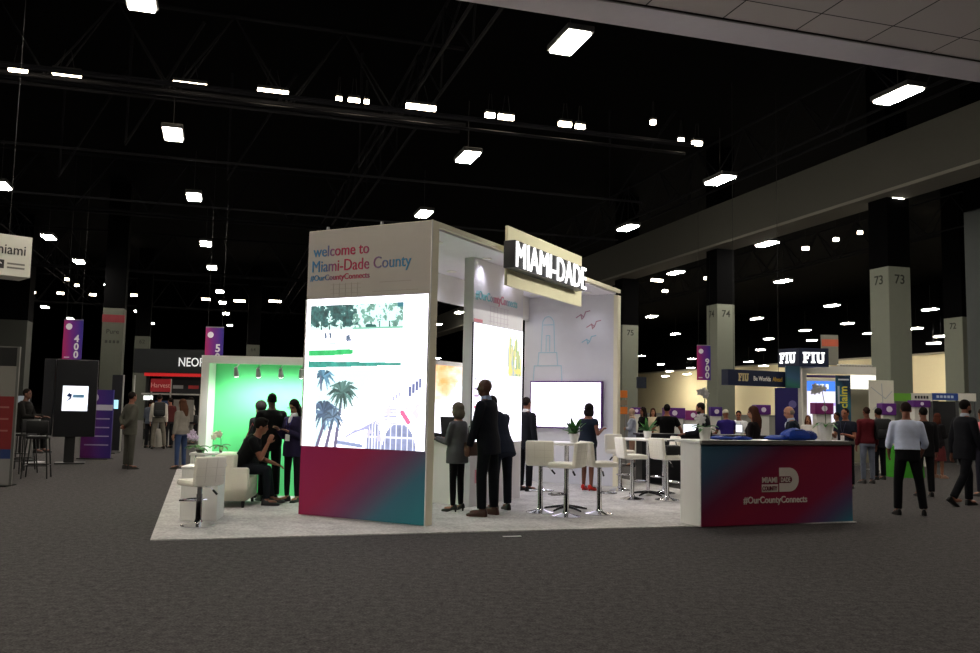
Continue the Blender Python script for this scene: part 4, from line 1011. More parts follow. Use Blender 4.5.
MB().tube([(-.08, .09, .44), (-.10, .17, .48), (-.13, .19, .25), (-.1, .1, .04)], .016, 6).build('strap', BLACK, bk, True)
person('man in a pale blue shirt and black trousers seen from behind, walking away', on(ground(909, 515.5), 0), -14, 1.72, 'stroll', ('shirt', 'c2cbe2', .85), ('trousers', '0c0c0f'), '0a0a0a', '7a4c3a', ('short', '1d120e'), vox=.009, over=dict(al=((-.25, .12, -1), (.1, .6, -.6)), ar=((.28, .05, -1), (-.05, .7, -.6))), head=(0, 14))
person('man in a dark suit seen from behind past the blue-shirted man', on(atd(923.5, 16.6), 0), -5, 1.68, 'stand', ('jacket', '1a1a1c'), ('trousers', '141416'), '0a0a0a', '7a4c3a', ('short', '120d0b'))
person('auburn-haired woman in a dark jacket and a red skirt before the booth headers', on(ground(939, 478), 0), -70, 1.58, 'hold_both', ('jacket', '171518'), ('skirt', '5c282a'), '8a6a58', '8e5e48', ('long', '4a2418'), True)
person('bearded man in a dark suit striding right at the edge of the photo', on(ground(966, 506), 0), -78, 1.83, 'walk', ('jacket', '13141a'), ('trousers', '0f1015'), '0a0a0a', '7a4c3a', ('short', '120d0b'), collar='a9b2c0', vox=.009, beard=True)
person('person in a pink shirt cut off by the right edge of the photo', on(atd(983, 16.8), 0), 10, 1.68, 'stand', ('shirt', 'e0848c'), ('trousers', '2a2a36'), '0c0c0c', '8a5a42', ('short', '2a1c14'))
# the left aisle
person('man in a grey suit with hands behind his back in the left aisle', on(ground(128, 469), 0), -42, 1.70, 'behind', ('jacket', '4c4b44'), ('trousers', '3f3e38'), '15120f', '7a4c3a', ('short', '1a1310'), vox=.01, head=(8, 0))
person('woman in a grey blouse and blue jeans in the left aisle', on(ground(179.5, 469), 0), 62, 1.56, 'hold_right', ('blouse', '77726b'), ('jeans', '2f3d5c'), '15120f', '9a6c56', ('long', '4a2f22'), True, vox=.01, head=(14, 6))
P29 = ground(157, 449)
person('man in a white shirt with a backpack far down the left aisle', on(P29, 0), 20, 1.72, 'stroll', ('shirt', 'c9c4bc'), ('trousers', '6a655c'), '15120f', '7a4c3a', ('short', '1a1310'))
bk2 = thing('backpack', 'black backpack on the white-shirted man far down the left aisle', 'bag', (P29.x + .10, P29.y - .23, 1.0), .35)
MB().box(-.17, .17, -.09, .09, 0, .46, bev=.06).build('body', mat('111214', .6), bk2, True)
MB().box(-.12, .12, -.12, -.08, .05, .2, bev=.02).build('pocket', mat('15161a', .6), bk2, True)
person('man in a dark red shirt beyond the man with the backpack', on(ground(168, 448), 0), 60, 1.62, 'stand', ('tee', '4a2020'), ('trousers', '18181c'), '0c0c0c', '7a4c3a', ('short', '1a1310'))
person('person in a blue-grey top left of the man with the backpack', on(ground(148.5, 448), 0), -20, 1.55, 'front_hands', ('blouse', '5d6472'), ('trousers', '202024'), '0c0c0c', '7a4c3a', ('short', '1a1310'))
P31 = ground(189, 444)
person('person in a white top half hidden by the green booth frame', on(P31, 0), -40, 1.66, 'stand', ('blouse', 'b8b2aa'), ('jeans', '8a8580'), '0c0c0c', '7a4c3a', ('long', '1a1310'), True)
bg3 = thing('shoulder_bag', 'black shoulder bag on the white-topped person by the green booth frame', 'bag', (P31.x + .18, P31.y - .25, .72), .2)
MB().box(-.16, .16, -.08, .08, 0, .30, bev=.04).build('body', mat('101012', .6), bg3, True); MB().tube([(-.12, 0, .28), (-.05, 0, .62), (.12, 0, .28)], .012, 6).build('strap', BLACK, bg3)
sp33 = at_y(21, 440, 18.6)
person('dark seated person at the far left bar table', on(sp33, 0), -90, 1.66, 'stoolsit', ('jacket', '171514'), ('trousers', '111011'), '0c0c0c', '5c3a2c', ('short', '1a1310'), over=dict(lift=.36))
# the green booth
sa = Vector((math.cos(-PI / 2 + .1), math.sin(-PI / 2 + .1), 0)); sf = Vector((-sa.y, sa.x, 0))
person('man in a black shirt sitting on the white armchair, hand at his chin', on(Vector((sp.x, sp.y, 0)) + sf * .24, .012), -80, 1.74, 'sit', ('tee', '0b0c0e'), ('jeans', '14171d'), '101014', '7a4c3a', ('thick', '0f0b09'), vox=.009)
person('tall man in black standing with his back turned in the green booth', on(ground(268, 501.5)), 30, 1.66, 'front_hands', ('tee', '0a0a0b', .99), ('trousers', '0c0c0e'), '0b0b0b', '3c2419', ('crop', '0b0807'), vox=.009)
P36 = ground(257, 498)
person('shorter person in black behind the man standing in the green booth', on(P36), 60, 1.52, 'stand', ('jacket', '0b0b0d'), ('trousers', '0c0c0e'), '0b0b0b', '5c3a2c', ('afro', '0d0908'))
bg4 = thing('shoulder_bag', 'black and red bag hanging beside the seated man in the green booth', 'bag', (P36.x + .05, P36.y - .55, .68), .1)
MB().box(-.15, .15, -.07, .07, 0, .28, bev=.04).build('body', mat('1c0f10', .6), bg4, True); MB().tube([(-.12, 0, .26), (-.03, 0, .50), (.12, 0, .26)], .012, 6).build('strap', mat('7a1c22', .6), bg4)
person('long-haired woman in glasses and purple jacket looking at her phone, green booth', on(ground(291, 502.5)), 150, 1.56, 'phone', ('jacket', '201a34'), ('slim', '121218'), '0d0d10', '9a6c56', ('long', '140e0d'), True, vox=.009, collar='d8d4dc', glasses=True, badge='2a2a80')

dg = bpy.context.evaluated_depsgraph_get(); dg.update()
for o, ms in PENDING:
    nm = bpy.data.meshes.new_from_object(o.evaluated_get(dg)); nm.name = o.name
    o['_n'] = 1
    old = o.data; o.modifiers.clear(); o.data = nm; bpy.data.meshes.remove(old); del o['_n']
    nm.materials.clear()
    for m in ms: nm.materials.append(m)
    nm.polygons.foreach_set('use_smooth', [True] * len(nm.polygons))
    if '_face' in o:
        f = list(o['_face']); del o['_face']; P = [Vector(f[i:i + 3]) for i in (0, 3, 6)]
        n = len(nm.polygons); co = np.empty(n * 3); nm.polygons.foreach_get('center', co); co = co.reshape(-1, 3)
        mi = np.zeros(n, int)
        for k, q in enumerate(P):
            d = co - np.array(q)
            mi[(np.abs(d[:, 0]) < (.014 if k < 2 else .022)) & (np.abs(d[:, 2]) < (.009 if k < 2 else .007)) & (np.abs(d[:, 1]) < .03)] = 1 if k < 2 else 2
        nm.polygons.foreach_set('material_index', mi)
    nm.update()

# ------------------------------------------------------------------ left aisle furniture and signs
def facing(name, label, cat, px, py, Y=None, rot=0.0, group=None):
    p = ground(px, py) if Y is None else atd(px, Y)
    return thing(name, label, cat, p, rot, group), p
def quad(px0, px1, py0, py1, Y):
    """metres of a frontal rectangle at depth Y: x0,x1 relative to its centre, z0,z1"""
    a = at_y(px0, py1, Y); b = at_y(px1, py0, Y); return a.x, b.x, a.z, b.z
ms = thing('hanging_sign', 'white hanging box sign with black lettering at the left edge of the photo', 'sign', at_y(30, 278, 15.4), -math.radians(46))
bx('box', mat('d5d3c8', .6), ms, -.6, 0, -4.0, 0, 0, .72, bev=.005)
text('miami', .25, mat('2c2c2c', .6), ms, .006, -.60, .38, rot=VIEW_B, bold=.004, fit=.50)
bx('logo_square', mat('3a3a38', .6), ms, 0, .006, -.60, -.43, .12, .27)
MB().tube([(.008, -.57, .16), (.008, -.52, .24), (.008, -.47, .20)], .012, 5).build('logo_mark', WHITE, ms)
for z in (.20, .13): bx('small_lettering', mat('77766f', .6), ms, 0, .005, -.38, -.10, z, z + .03)
for y in (-3.5, -.3): MB().tube([(-.3, y, .72), (-.3, y, 5.5)], .006, 5).build('hanging_wire', BLACK, ms)
def aisle_banner(px0, px1, py0, py1, Y, digits, label, n):
    x0, x1, z0, z1 = quad(px0, px1, py0, py1, Y); w = x1 - x0; h = z1 - z0
    r = thing('aisle_banner', label, 'banner', ((x0 + x1) / 2, Y, z0), 0, 'hanging aisle banners')
    g = gradient('aisle_print_%s' % digits, (1 / w, 0, .15 / h, .42), [(0, 'b4306e'), (.45, '7a2f8c'), (1, '3a2f92')], .6)
    MB().box(-w / 2, w / 2, -.02, .02, 0, h).build('cloth', g, r)
    WHT = mat('e9e4ee', .5)
    for k, d in enumerate(digits): text(d, h * .24, WHT, r, w * .22, -.026, h * (.46 - .20 * k), 'number', .03, align='CENTER')
    MB().cone((-w * .22, -.026, h * .84), (-w * .22, -.02, h * .84), w * .17, n=20).build('round_logo', WHT, r)
    bx('small_lettering', WHT, r, -w * .4, -w * .12, -.024, -.02, h * .06, h * .085)
    bx('rod', STEEL, r, -w / 2, w / 2, -.03, .03, h, h + .04)
    for s in (-1, 1): MB().tube([(s * w * .4, 0, h), (s * w * .4, 0, 11 - z0)], .006, 4).build('hanging_wire', BLACK, r)
aisle_banner(62, 83.5, 320.5, 360, 34, '400', 'purple aisle banner numbered 400 above the black kiosk', 0)
aisle_banner(204, 224, 328, 372, 32, '500', 'purple aisle banner numbered 500 above the green booth corner', 0)
aisle_banner(697, 711, 346, 380, 38, '900', 'purple aisle banner numbered 900 beside the column numbered 74', 0)
# big black kiosk with a small lit picture
p = ground(68, 463.5); k = thing('display_kiosk', 'big black upright display kiosk with a small lit screen on a post', 'kiosk', p, .40)
bx('housing', mat('0c0d12', .35), k, -.36, .53, -.12, .12, .62, 2.42, bev=.015); bx('side_panel', mat('101116', .4), k, -.62, -.38, -.04, .14, .64, 2.42, bev=.01)
bx('post', mat('0e0e10', .5), k, -.10, .12, -.05, .05, .02, .64); bx('base', mat('0e0e10', .5), k, -.28, .36, -.28, .28, 0, .03, bev=.008)
sc = bx('screen', mat('eef4ff', .4, emit=1.0, kind='lamp'), k, -.20, .34, -.126, -.12, 1.22, 1.80)
MB().prism([(-.12, 1.42), (-.02, 1.50), (.0, 1.60), (-.06, 1.64), (-.12, 1.56), (-.04, 1.54)], -.129, -.126).build('logo_mark', mat('203a78', .5), k)
bx('small_lettering', mat('7fb4e0', .5), k, .02, .26, -.129, -.126, 1.53, 1.60)
# purple panel stand
x0, x1, z0, z1 = quad(80, 113.5, 390, 455.5, 22.5); w = x1 - x0
pp = thing('panel_stand', 'purple and blue information panel stand behind the black kiosk', 'display panel', ((x0 + x1) / 2, 22.5, 0), .05)
MB().box(-w / 2, w / 2, 0, .06, .02, z1).build('panel', gradient('schedule_print', (1 / w, 0, .1, .3), [(0, '6a2470'), (.5, '4a2a7c'), (1, '2f2a72')], .6), pp)
bx('header_strip', mat('b9b4c4', .6), pp, -w * .4, w / 2, -.004, 0, z1 - .52, z1 - .38)
MB().cone((-.1, -.006, z1 - .2), (-.1, 0, z1 - .2), .11, n=20).build('round_logo', mat('c9c4d4', .6), pp)
for k in range(4): bx('text_line', mat('a79ac0', .6), pp, -w * .38, w * .42, -.004, 0, z1 - .75 - k * .22, z1 - .72 - k * .22)
bx('foot', BLACK, pp, -w / 2, w / 2, -.2, .25, 0, .02)
# red and white panel cut by the left edge
p = ground(7, 486); lp = thing('banner_stand', 'red and white display panel with black header at the left edge', 'display panel', p, .15)
bx('frame', mat('5d5d5a', .5), lp, -1.1, .06, .0, .06, 0, 2.38); bx('header', BLACK, lp, -1.1, .02, -.006, 0, 2.04, 2.36)
bx('white_print', mat('7d7a73', .6), lp, -1.1, .02, -.005, 0, 1.52, 2.04); bx('red_print', mat('7a1c1e', .6), lp, -1.1, .02, -.006, 0, .62, 1.52)
bx('blue_strip', mat('22386a', .6), lp, -1.1, .02, -.007, 0, .46, .62); bx('base_print', mat('858381', .6), lp, -1.1, .02, -.005, 0, .02, .46)
for k in range(3): bx('text_line', mat('94605c', .6), lp, -.30, -.05, -.008, -.005, 1.32 - k * .2, 1.35 - k * .2)
bx('foot', BLACK, lp, -1.1, .06, -.2, .25, 0, .02)
# tall black stools and a bar table at the far left
def black_stool(p, rot, label):
    r = thing('tall_stool', label, 'stool', p, rot, 'black wire stools'); m = mat('131314', .45)
    MB().box(-.19, .19, -.19, .19, .74, .79, bev=.015).build('seat', m, r, True); MB().box(-.19, .19, -.20, -.17, .84, 1.08, bev=.012).build('backrest', m, r, True)
    for sx in (-1, 1):
        MB().tube([(sx * .17, -.17, .76), (sx * .18, -.19, 1.06)], .012, 6).build('back_post', m, r)
        for sy in (-1, 1): MB().tube([(sx * .16, sy * .16, .75), (sx * .22, sy * .22, 0)], .014, 6).build('leg', m, r)
    MB().tube([(-.2, -.2, .24), (.2, -.2, .24), (.2, .2, .24), (-.2, .2, .24), (-.2, -.2, .24)], .01, 6).build('footrest', m, r)
    return r
black_stool(ground(36, 478), .3, 'tall black stool in front, beside the red and white panel')
black_stool(ground(20, 473), 1.2, 'tall black stool behind, beside the red and white panel')
black_stool(sp33 * 1.0 - Vector((0, 0, sp33.z)), -PI / 2, 'tall black stool under the dark seated person')
p = ground(33, 462); t = thing('bar_table', 'small bar table with pale top beside the black kiosk', 'table', p)
MB().lathe([(.0005, 1.02), (.36, 1.02), (.36, 1.05), (.0005, 1.05)], n=28).build('tabletop', mat('b5b2aa', .5), t, True); MB().cone((0, 0, .02), (0, 0, 1.02), .035).build('post', STEEL, t); MB().lathe([(.0005, 0), (.26, 0), (.05, .03), (.0005, .03)]).build('base', STEEL, t, True)
x0, x1, z0, z1 = quad(15, 30, 396, 410, 24); s = thing('small_monitor', 'small bright screen far behind the seated person at the left', 'monitor', ((x0 + x1) / 2, 24, 0)); w = x1 - x0
bx('screen', mat('8f98a0', .4, emit=.35, kind='lamp'), s, -w / 2, w / 2, -.02, 0, z0, z1); bx('housing', BLACK, s, -w / 2 - .02, w / 2 + .02, 0, .05, z0 - .02, z1 + .02); bx('post', BLACK, s, -.03, .03, .0, .05, 0, z0); bx('base', BLACK, s, -.2, .2, -.15, .2, 0, .02)
# dark banner + bright monitor post right of the purple panel
x0, x1, z0, z1 = quad(108, 124, 375, 455, 26); s = thing('panel_stand', 'dark panel with white frame posts right of the purple panel stand', 'display panel', ((x0 + x1) / 2, 26, 0)); w = x1 - x0
bx('panel', mat('15151c', .5), s, -w / 2, w / 2, 0, .05, .02, z1)
for x in (w / 2, w / 2 + .32): bx('post', mat('9a9a96', .5), s, x - .015, x + .015, -.02, .03, 0, z1)
x0, x1, z0, z1 = quad(107, 118.5, 400, 408.5, 25); s = thing('small_monitor', 'small bright screen beside the man in the grey suit', 'monitor', ((x0 + x1) / 2, 25, 0)); w = x1 - x0
bx('screen', mat('a8dcf0', .4, emit=1.0, kind='lamp'), s, -w / 2, w / 2, -.02, 0, z0, z1); bx('housing', BLACK, s, -w / 2 - .02, w / 2 + .02, 0, .04, z0 - .02, z1 + .02); bx('post', BLACK, s, -.03, .03, .0, .04, 0, z0); bx('base', BLACK, s, -.2, .2, -.15, .2, 0, .02)
# black header booth with red stripe
x0, x1, z0, z1 = quad(133, 215, 350, 372.5, 34); s = thing('booth_header', 'long black booth header with white capitals and a red light strip', 'booth', ((x0 + x1) / 2, 34, 0)); w = x1 - x0
bx('header', mat('16191c', .5), s, -w / 2, w / 2, 0, .6, z0, z1)
a = at_y(178, 365, 34); text('NEORIS', (z1 - z0) * .52, mat('e9ebee', .4, emit=.55, kind='lamp'), s, a.x - (x0 + x1) / 2, -.01, z0 + (z1 - z0) * .30, bold=.004, sx=.80)
b = at_y(145, 378, 34).z; bx('light_strip', mat('c02426', .4, emit=.35, kind='lamp'), s, -w * .36, w / 2, .0, .05, z0 - .12, z0 + .02)
bx('second_header', mat('141418', .5), s, -w * .36, w / 2, .3, .5, z0 - .75, z0 - .25)
for x, c in ((-.55, 'a02a2a'), (-.1, '8a8a8a'), (.5, 'a02a2a'), (1.0, '8a8a8a')): bx('small_lettering', mat(c, .5), s, x, x + .40, .295, .3, z0 - .58, z0 - .45)
for x in (-w * .36, w / 2 - .1): bx('post', BLACK, s, x, x + .1, .2, .3, 0, z0)
bx('back_wall', mat('0e0e12', .8), s, -w * .36, w / 2, 1.8, 1.9, 0, z0)
# red sign on white frame, white clothed table
x0, x1, z0, z1 = quad(150.5, 171, 379, 391.5, 29.5); s = thing('pole_booth', 'white pole booth frame carrying a red name sign down the left aisle', 'booth frame', ((x0 + x1) / 2, 29.5, 0)); w = x1 - x0
bx('sign_panel', mat('b02430', .5), s, -w / 2, w / 2, -.03, 0, z0, z1); text('Harvest', (z1 - z0) * .52, mat('e4a8a4', .5), s, 0, -.036, z0 + .14, align='CENTER', sx=.9)
FR = mat('a09e98', .5)
for x in (-w / 2 + .02, w / 2 + .0, w / 2 + 1.0): bx('post', FR, s, x - .02, x + .02, 0, .04, 0, z1 if x < w / 2 + .5 else z0 - .05)
bx('rail', FR, s, -w / 2 - .3, w / 2 + 1.02, 0, .04, z0 - .1, z0 - .05); bx('small_screen', mat('eef4f0', .4, emit=1.3, kind='lamp'), s, -w / 2 - .2, -w / 2 + .1, -.06, -.02, z0 - .28, z0 - .14)
bx('side_panel', mat('27406a', .6), s, -w / 2 + .05, w / 2 - .05, .3, .34, .8, z0 - .3); bx('side_panel', mat('7a7670', .6), s, w / 2 + .02, w / 2 + .7, .3, .34, .8, z0 - .25)
x0, x1, z0, z1 = quad(143.5, 156, 430, 446.5, 28.5); s = thing('clothed_table', 'white draped small table with stacked boxes down the left aisle', 'table', ((x0 + x1) / 2, 28.5, 0)); w = x1 - x0
MB().rings([[(math.copysign(abs(math.cos(t)) ** .5, math.cos(t)) * (w / 2 + d), math.copysign(abs(math.sin(t)) ** .5, math.sin(t)) * (.3 + d) + .3, z) for t in [2 * PI * i / 24 for i in range(24)]] for z, d in ((0, .06), (.3, .02), (.55, 0), (.58, -.02))]).build('cloth', mat('8f8b84', .8, kind='cloth'), s, True)
bx('emblem', mat('4a4844', .6), s, -.06, .12, -.05, -.02, .2, .42)
tag(bx('carton', mat('5c5a52', .7), None, -.26, .02, .05, .3, 0, .2), 'pale carton on the draped table down the left aisle', 'box').location = ((x0 + x1) / 2, 28.5, .585)

# ------------------------------------------------------------------ right hand background
ORANGE = mat('d9762a', .6)
for i, (y0, y1, lab) in enumerate(((390.5, 397.5, 'topmost orange box sign on the stand beside the mural wall'), (400, 405, 'middle dull orange box sign on the stand beside the mural wall'), (407, 414, 'lowest orange box sign on the stand beside the mural wall'))):
    x0, x1, z0, z1 = quad(616, 627.5, y0, y1, 24)
    o = MB().box(-(x1 - x0) / 2, (x1 - x0) / 2, 0, .3, z0, z1, bev=.01).build('box_sign', ORANGE if i != 1 else mat('8a7a68', .7), None, loc=((x0 + x1) / 2, 24, 0)); tag(o, lab, 'sign', 'orange signs')
x0, x1, z0, z1 = quad(616, 628, 390, 414, 24.35); s = thing('sign_rack', 'grey rack carrying the orange box signs beside the mural wall', 'rack', ((x0 + x1) / 2, 24.33, 0))
for x in (-.12, .12): bx('post', STEEL, s, x - .02, x + .02, 0, .05, 0, z1)
bx('base', STEEL, s, -.2, .2, -.3, .2, 0, .03)
PURP = ['5a1f78', '7a2068', '44207c']
def kiosk(px0, px1, py0, py1, Y, label, c, body='d0cec8'):
    x0, x1, z0, z1 = quad(px0, px1, py0, py1, Y); w = x1 - x0
    s = thing('registration_kiosk', label, 'kiosk', ((x0 + x1) / 2, Y, 0), random.uniform(-.06, .06), 'purple-headed kiosks')
    bx('pylon', mat(body, .6), s, -w * .40, w * .40, 0, .3, .02, z0 + .02); bx('header', mat(PURP[c], .6), s, -w / 2, w / 2, -.04, .34, z0, z1, bev=.01)
    MB().cone((0, -.046, (z0 + z1) / 2), (0, -.04, (z0 + z1) / 2), min(w, z1 - z0) * .25, n=20).build('round_logo', mat('e4dcec', .5), s)
    bx('foot', mat('8a8880', .6), s, -w * .44, w * .44, -.1, .4, 0, .02)
kiosk(664, 685, 408, 418, 27, 'purple-headed white kiosk behind the black tee shirt man, with round logo', 0)
kiosk(686, 700, 410.5, 420, 29, 'magenta-headed white kiosk left of the left counter orchid', 1)
kiosk(632, 641, 407.5, 414, 30, 'small purple-headed kiosk between the scarf woman and the orange signs', 0)
kiosk(711, 722, 407, 416, 26, 'blue-purple headed kiosk between the bearded man and the purple-shirted person', 2)
kiosk(756, 770.5, 405, 414.5, 22, 'purple-headed white kiosk right of the long-haired woman', 0)
kiosk(815, 833, 403, 414, 21, 'magenta-headed white kiosk behind the right counter orchid', 1, 'dcdad6')
kiosk(882, 895.5, 403.5, 415, 22.5, 'purple-headed white kiosk above the blue-shirted man left shoulder', 0, 'd8d6cc')
kiosk(913, 930, 400.5, 407, 26, 'flat purple-headed kiosk under the row of booth headers', 0)
# low grey booth backs behind the kiosks
hallp = at_y(690, 440, 44)
s = thing('drape_wall', 'long pale grey drape wall behind the purple-headed kiosks', 'partition', (hallp.x, 44, 0), HALL - PI / 2 + 1.2)
o = MB()
pts = [(-9 + k * .25, .05 * (k % 2)) for k in range(73)]
o.v = [(x, y, z) for x, y in pts for z in (0.02, 1.32)]; o.f = [(2 * i, 2 * i + 2, 2 * i + 3, 2 * i + 1) for i in range(72)]; o.mi = [0] * 72
o.build('drape', mat('8f8d86', .8), s); bx('rail', STEEL, s, -9, 9, -.0, .06, 1.3, 1.36)
# screens and dark counters
dcp = atd(704, 18.3); dc = thing('long_counter', 'long black staff counter behind the reception counter', 'counter', (dcp.x, 18.3, 0), .08)
bx('body', mat('121318', .5), dc, -1.3, 1.9, 0, .5, .02, .98); bx('worktop', mat('1a1c24', .35), dc, -1.36, 1.96, -.05, .55, .98, 1.02)
def mon(px0, px1, py0, py1, Y, label, c='eef2fa', e=1.4):
    x0, x1, z0, z1 = quad(px0, px1, py0, py1, Y); w = x1 - x0; s = thing('laptop', label, 'laptop', ((x0 + x1) / 2, Y, z0 - .02), 0, 'lit laptops on the black counter')
    bx('lid', mat('2a2a2e', .4), s, -w / 2 - .01, w / 2 + .01, .0, .015, .01, z1 - z0 + .03); bx('screen', mat(c, .4, emit=e, kind='lamp'), s, -w / 2, w / 2, -.004, 0, .02, z1 - z0 + .02); bx('keyboard', mat('2a2a2e', .4), s, -w / 2 - .01, w / 2 + .01, -.2, .0, 0, .012)
mon(683.5, 697, 424.5, 433, 18.6, 'wide laptop with white-lit screen left of the left orchid')
mon(736, 742, 425, 432, 18.65, 'small laptop with white-lit screen before the man in the white shirt')
# the corner booth with slab letters
NAVY = mat('141d3a', .5); SLAB = mat('f6f6f6', .4, emit=1.7, kind='lamp'); SLABD = mat('c9b98c', .5)
def slab(name, m, parent, x, z, h, y, s=1.0, rot=None, depth=.012):
    """three slab-serif capitals, F I U"""
    mb = MB(); u = h / 10.0
    def b(x0, x1, z0, z1): mb.box(x + x0 * u * s, x + x1 * u * s, y - depth, y, z + z0 * u, z + z1 * u)
    b(0, 4.4, 0, 1.6); b(1, 3.2, 1.6, 8.4); b(0, 7.2, 8.4, 10); b(5.8, 7.2, 6.6, 8.4); b(3.2, 5.2, 4.3, 5.9); b(4.6, 5.4, 3.6, 6.6)
    b(8.2, 12.6, 0, 1.6); b(8.2, 12.6, 8.4, 10); b(9.3, 11.5, 1.6, 8.4)
    b(13.4, 17.4, 8.6, 10); b(18.6, 22.4, 8.6, 10); b(14.3, 16.5, 2.2, 8.6); b(19.4, 21.4, 2.2, 8.6); b(14.8, 20.9, .6, 2.4); b(15.8, 19.9, 0, .8)
    if rot: mb.v = [tuple(rot @ Vector(v)) for v in mb.v]
    return mb.build(name, m, parent)
YF = 24.0
fx0, fx1, fz0, fz1 = quad(799, 828.5, 348.5, 366.5, YF); w = fx1 - fx0; h = fz1 - fz0
fb = thing('corner_sign', 'navy box sign high on a post with white-lit slab capitals on two faces', 'sign', (fx0, YF, 0), 0)
sw_ = 1.0
MB().add([(0, 0, fz0), (w, 0, fz0), (w - .45, 1.0, fz0), (-.37, .62, fz0), (0, 0, fz1), (w, 0, fz1), (w - .45, 1.0, fz1), (-.37, .62, fz1)], [(0, 1, 2, 3), (7, 6, 5, 4), (0, 4, 5, 1), (1, 5, 6, 2), (2, 6, 7, 3), (3, 7, 4, 0)]).build('box', NAVY, fb)
slab('lit_lettering', SLAB, fb, w * .13, fz0 + h * .2, h * .58, -.005, (w * .74) / (h * .58 * 2.24))
ang = math.atan2(-.62, .37); ln_ = math.hypot(.37, .62)
slab('lit_lettering', SLAB, fb, 0, 0, h * .58, 0, .58 * ln_ / (h * .58 * 2.24) * 1.3, rot=(Matrix.Translation((-.37, .62, fz0 + h * .2)) @ Matrix.Rotation(ang, 4, 'Z') @ Matrix.Translation((.07, -.005, 0))))
bx('post', mat('c9c7c0', .6), fb, -.02, .10, .1, .22, 0, fz0)
pz0, pz1 = at_y(795, 388, YF).z, at_y(795, 366, YF).z
bx('picture_panel', gradient('reef_print', (.3, 0, 1.2, -2.2), [(0, 'b88a3a'), (.2, '2a2a2a'), (.45, '2c6a5c'), (.7, '3a5a78'), (1, '2c4a5c')], .5), fb, -.36, .02, -.02, .08, pz0, pz1)
# long navy header beam
hb0 = at_y(728, 386, 23.2); hb1 = at_y(790, 382, 24.2); L_ = (hb1.xy - hb0.xy).length; hz0 = at_y(755, 386, 23.7).z; hz1 = at_y(755, 370.5, 23.7).z
hd_ = thing('header_beam', 'long navy header beam with slab capitals and a slogan in white and gold', 'sign', (hb0.x, hb0.y, 0), math.atan2(hb1.y - hb0.y, hb1.x - hb0.x))
bx('beam', NAVY, hd_, 0, L_, 0, .25, hz0, hz1)
slab('lettering', SLABD, hd_, L_ * .16, hz0 + (hz1 - hz0) * .28, (hz1 - hz0) * .5, -.002, .75, depth=.02)
text('Be Worlds', (hz1 - hz0) * .42, mat('e4e2dc', .5), hd_, L_ * .40, -.004, hz0 + (hz1 - hz0) * .34, bold=.014, sx=.8); text('Ahead', (hz1 - hz0) * .42, mat('b8923a', .5), hd_, L_ * .71, -.004, hz0 + (hz1 - hz0) * .34, bold=.014, sx=.8)
for x in (.3, L_ - .3): MB().tube([(x, .12, hz1), (x, .12, 10.5)], .006, 4).build('hanging_wire', BLACK, hd_)
# purple-blue roll-up
x0, x1, z0, z1 = quad(775.5, 798, 388, 440, 22.6); w = x1 - x0
s = thing('roll_up_banner', 'tall dark blue roll-up banner behind the bald man', 'banner', ((x0 + x1) / 2, 22.6, 0))
MB().box(-w / 2, w / 2, 0, .03, .06, z1).build('print', gradient('rollup_print', (0, 0, .5, -.1), [(0, '1f1c44'), (.6, '2a2560'), (1, '2c2862')], .6), s); bx('base', STEEL, s, -w / 2 - .03, w / 2 + .03, -.08, .12, 0, .06)
MB().cone((.15, -.008, 1.72), (.15, 0, 1.72), .10, n=16).build('round_logo', mat('6a64a0', .6), s)
# white booth with the lit screen
x0, x1, z0, z1 = quad(803, 876, 367, 440, 25.0); w = x1 - x0
wb = thing('white_booth', 'white framed booth with a lit blue and white screen inside', 'booth', (x0, 25.0, 0), 0)
bx('header', mat('e4e2d8', .6), wb, 0, w, 0, .12, z1 - .22, z1); bx('left_post', mat('e4e2d8', .6), wb, 0, .13, 0, .12, 0, z1 - .22); bx('back_wall', mat('dedcd4', .6), wb, 0, w, 1.2, 1.26, 0, z1 - .3)
bx('rail', mat('5a4a8c', .5), wb, .14, 1.0, .02, .06, z1 - .33, z1 - .26)
za = at_y(858, 389, 25.9).z; zb = at_y(858, 375, 25.9).z; xa = at_y(851, 380, 25.9).x - x0; xb = at_y(876, 380, 25.9).x - x0
bx('light_panel', mat('fbfaf2', .4, emit=1.1, kind='lamp'), wb, xa, xb, .9, .95, za, zb); bx('side_drape', mat('8a8672', .8), wb, xa, xb, .95, 1.0, .1, za)
for k in range(12): MB().ell((w * (.5 + k * .04), .05, z1 + .03), (.05, .05, .04), None, 8, 6).build('bulb', mat('b9b7ae', .5), wb)
x0s, x1s, z0s, z1s = quad(806.5, 835, 381.5, 424, 25.5); ws = x1s - x0s
sc = thing('lit_screen', 'bright white and blue screen inside the white booth', 'screen', ((x0s + x1s) / 2, 25.5, 0))
def scr(w_=40, h_=60):
    I = np.ones((h_, w_, 3)) * (.98, .97, 1.0); X, Y = np.meshgrid((np.arange(w_) + .5) / w_, (np.arange(h_) + .5) / h_)
    I[Y < .24] = (.22, .48, .95); I[(Y > .06) & (Y < .18) & (((X > .3) & (X < .42)) | ((X > .48) & (X < .62)) | ((X > .68) & (X < .78)))] = (.95, .97, 1)
    I[(Y > .5) & (Y < .56) & (X > .7)] = (.7, .6, .9); return I
picture('screen_image', sc, -ws / 2, ws / 2, -.004, z0s, z1s, scr(), 1.25); bx('housing', WHITE, sc, -ws / 2 - .02, ws / 2 + .02, 0, .08, z0s - .03, z1s + .02); bx('stand', WHITE, sc, -.3, .3, .0, .3, 0, z0s - .03)
x0, x1, z0, z1 = quad(836.5, 850.5, 375.5, 425, 24.6); w = x1 - x0
s = thing('vertical_banner', 'narrow teal vertical banner with yellow sideways lettering beside the lit screen', 'banner', ((x0 + x1) / 2, 24.6, 0))
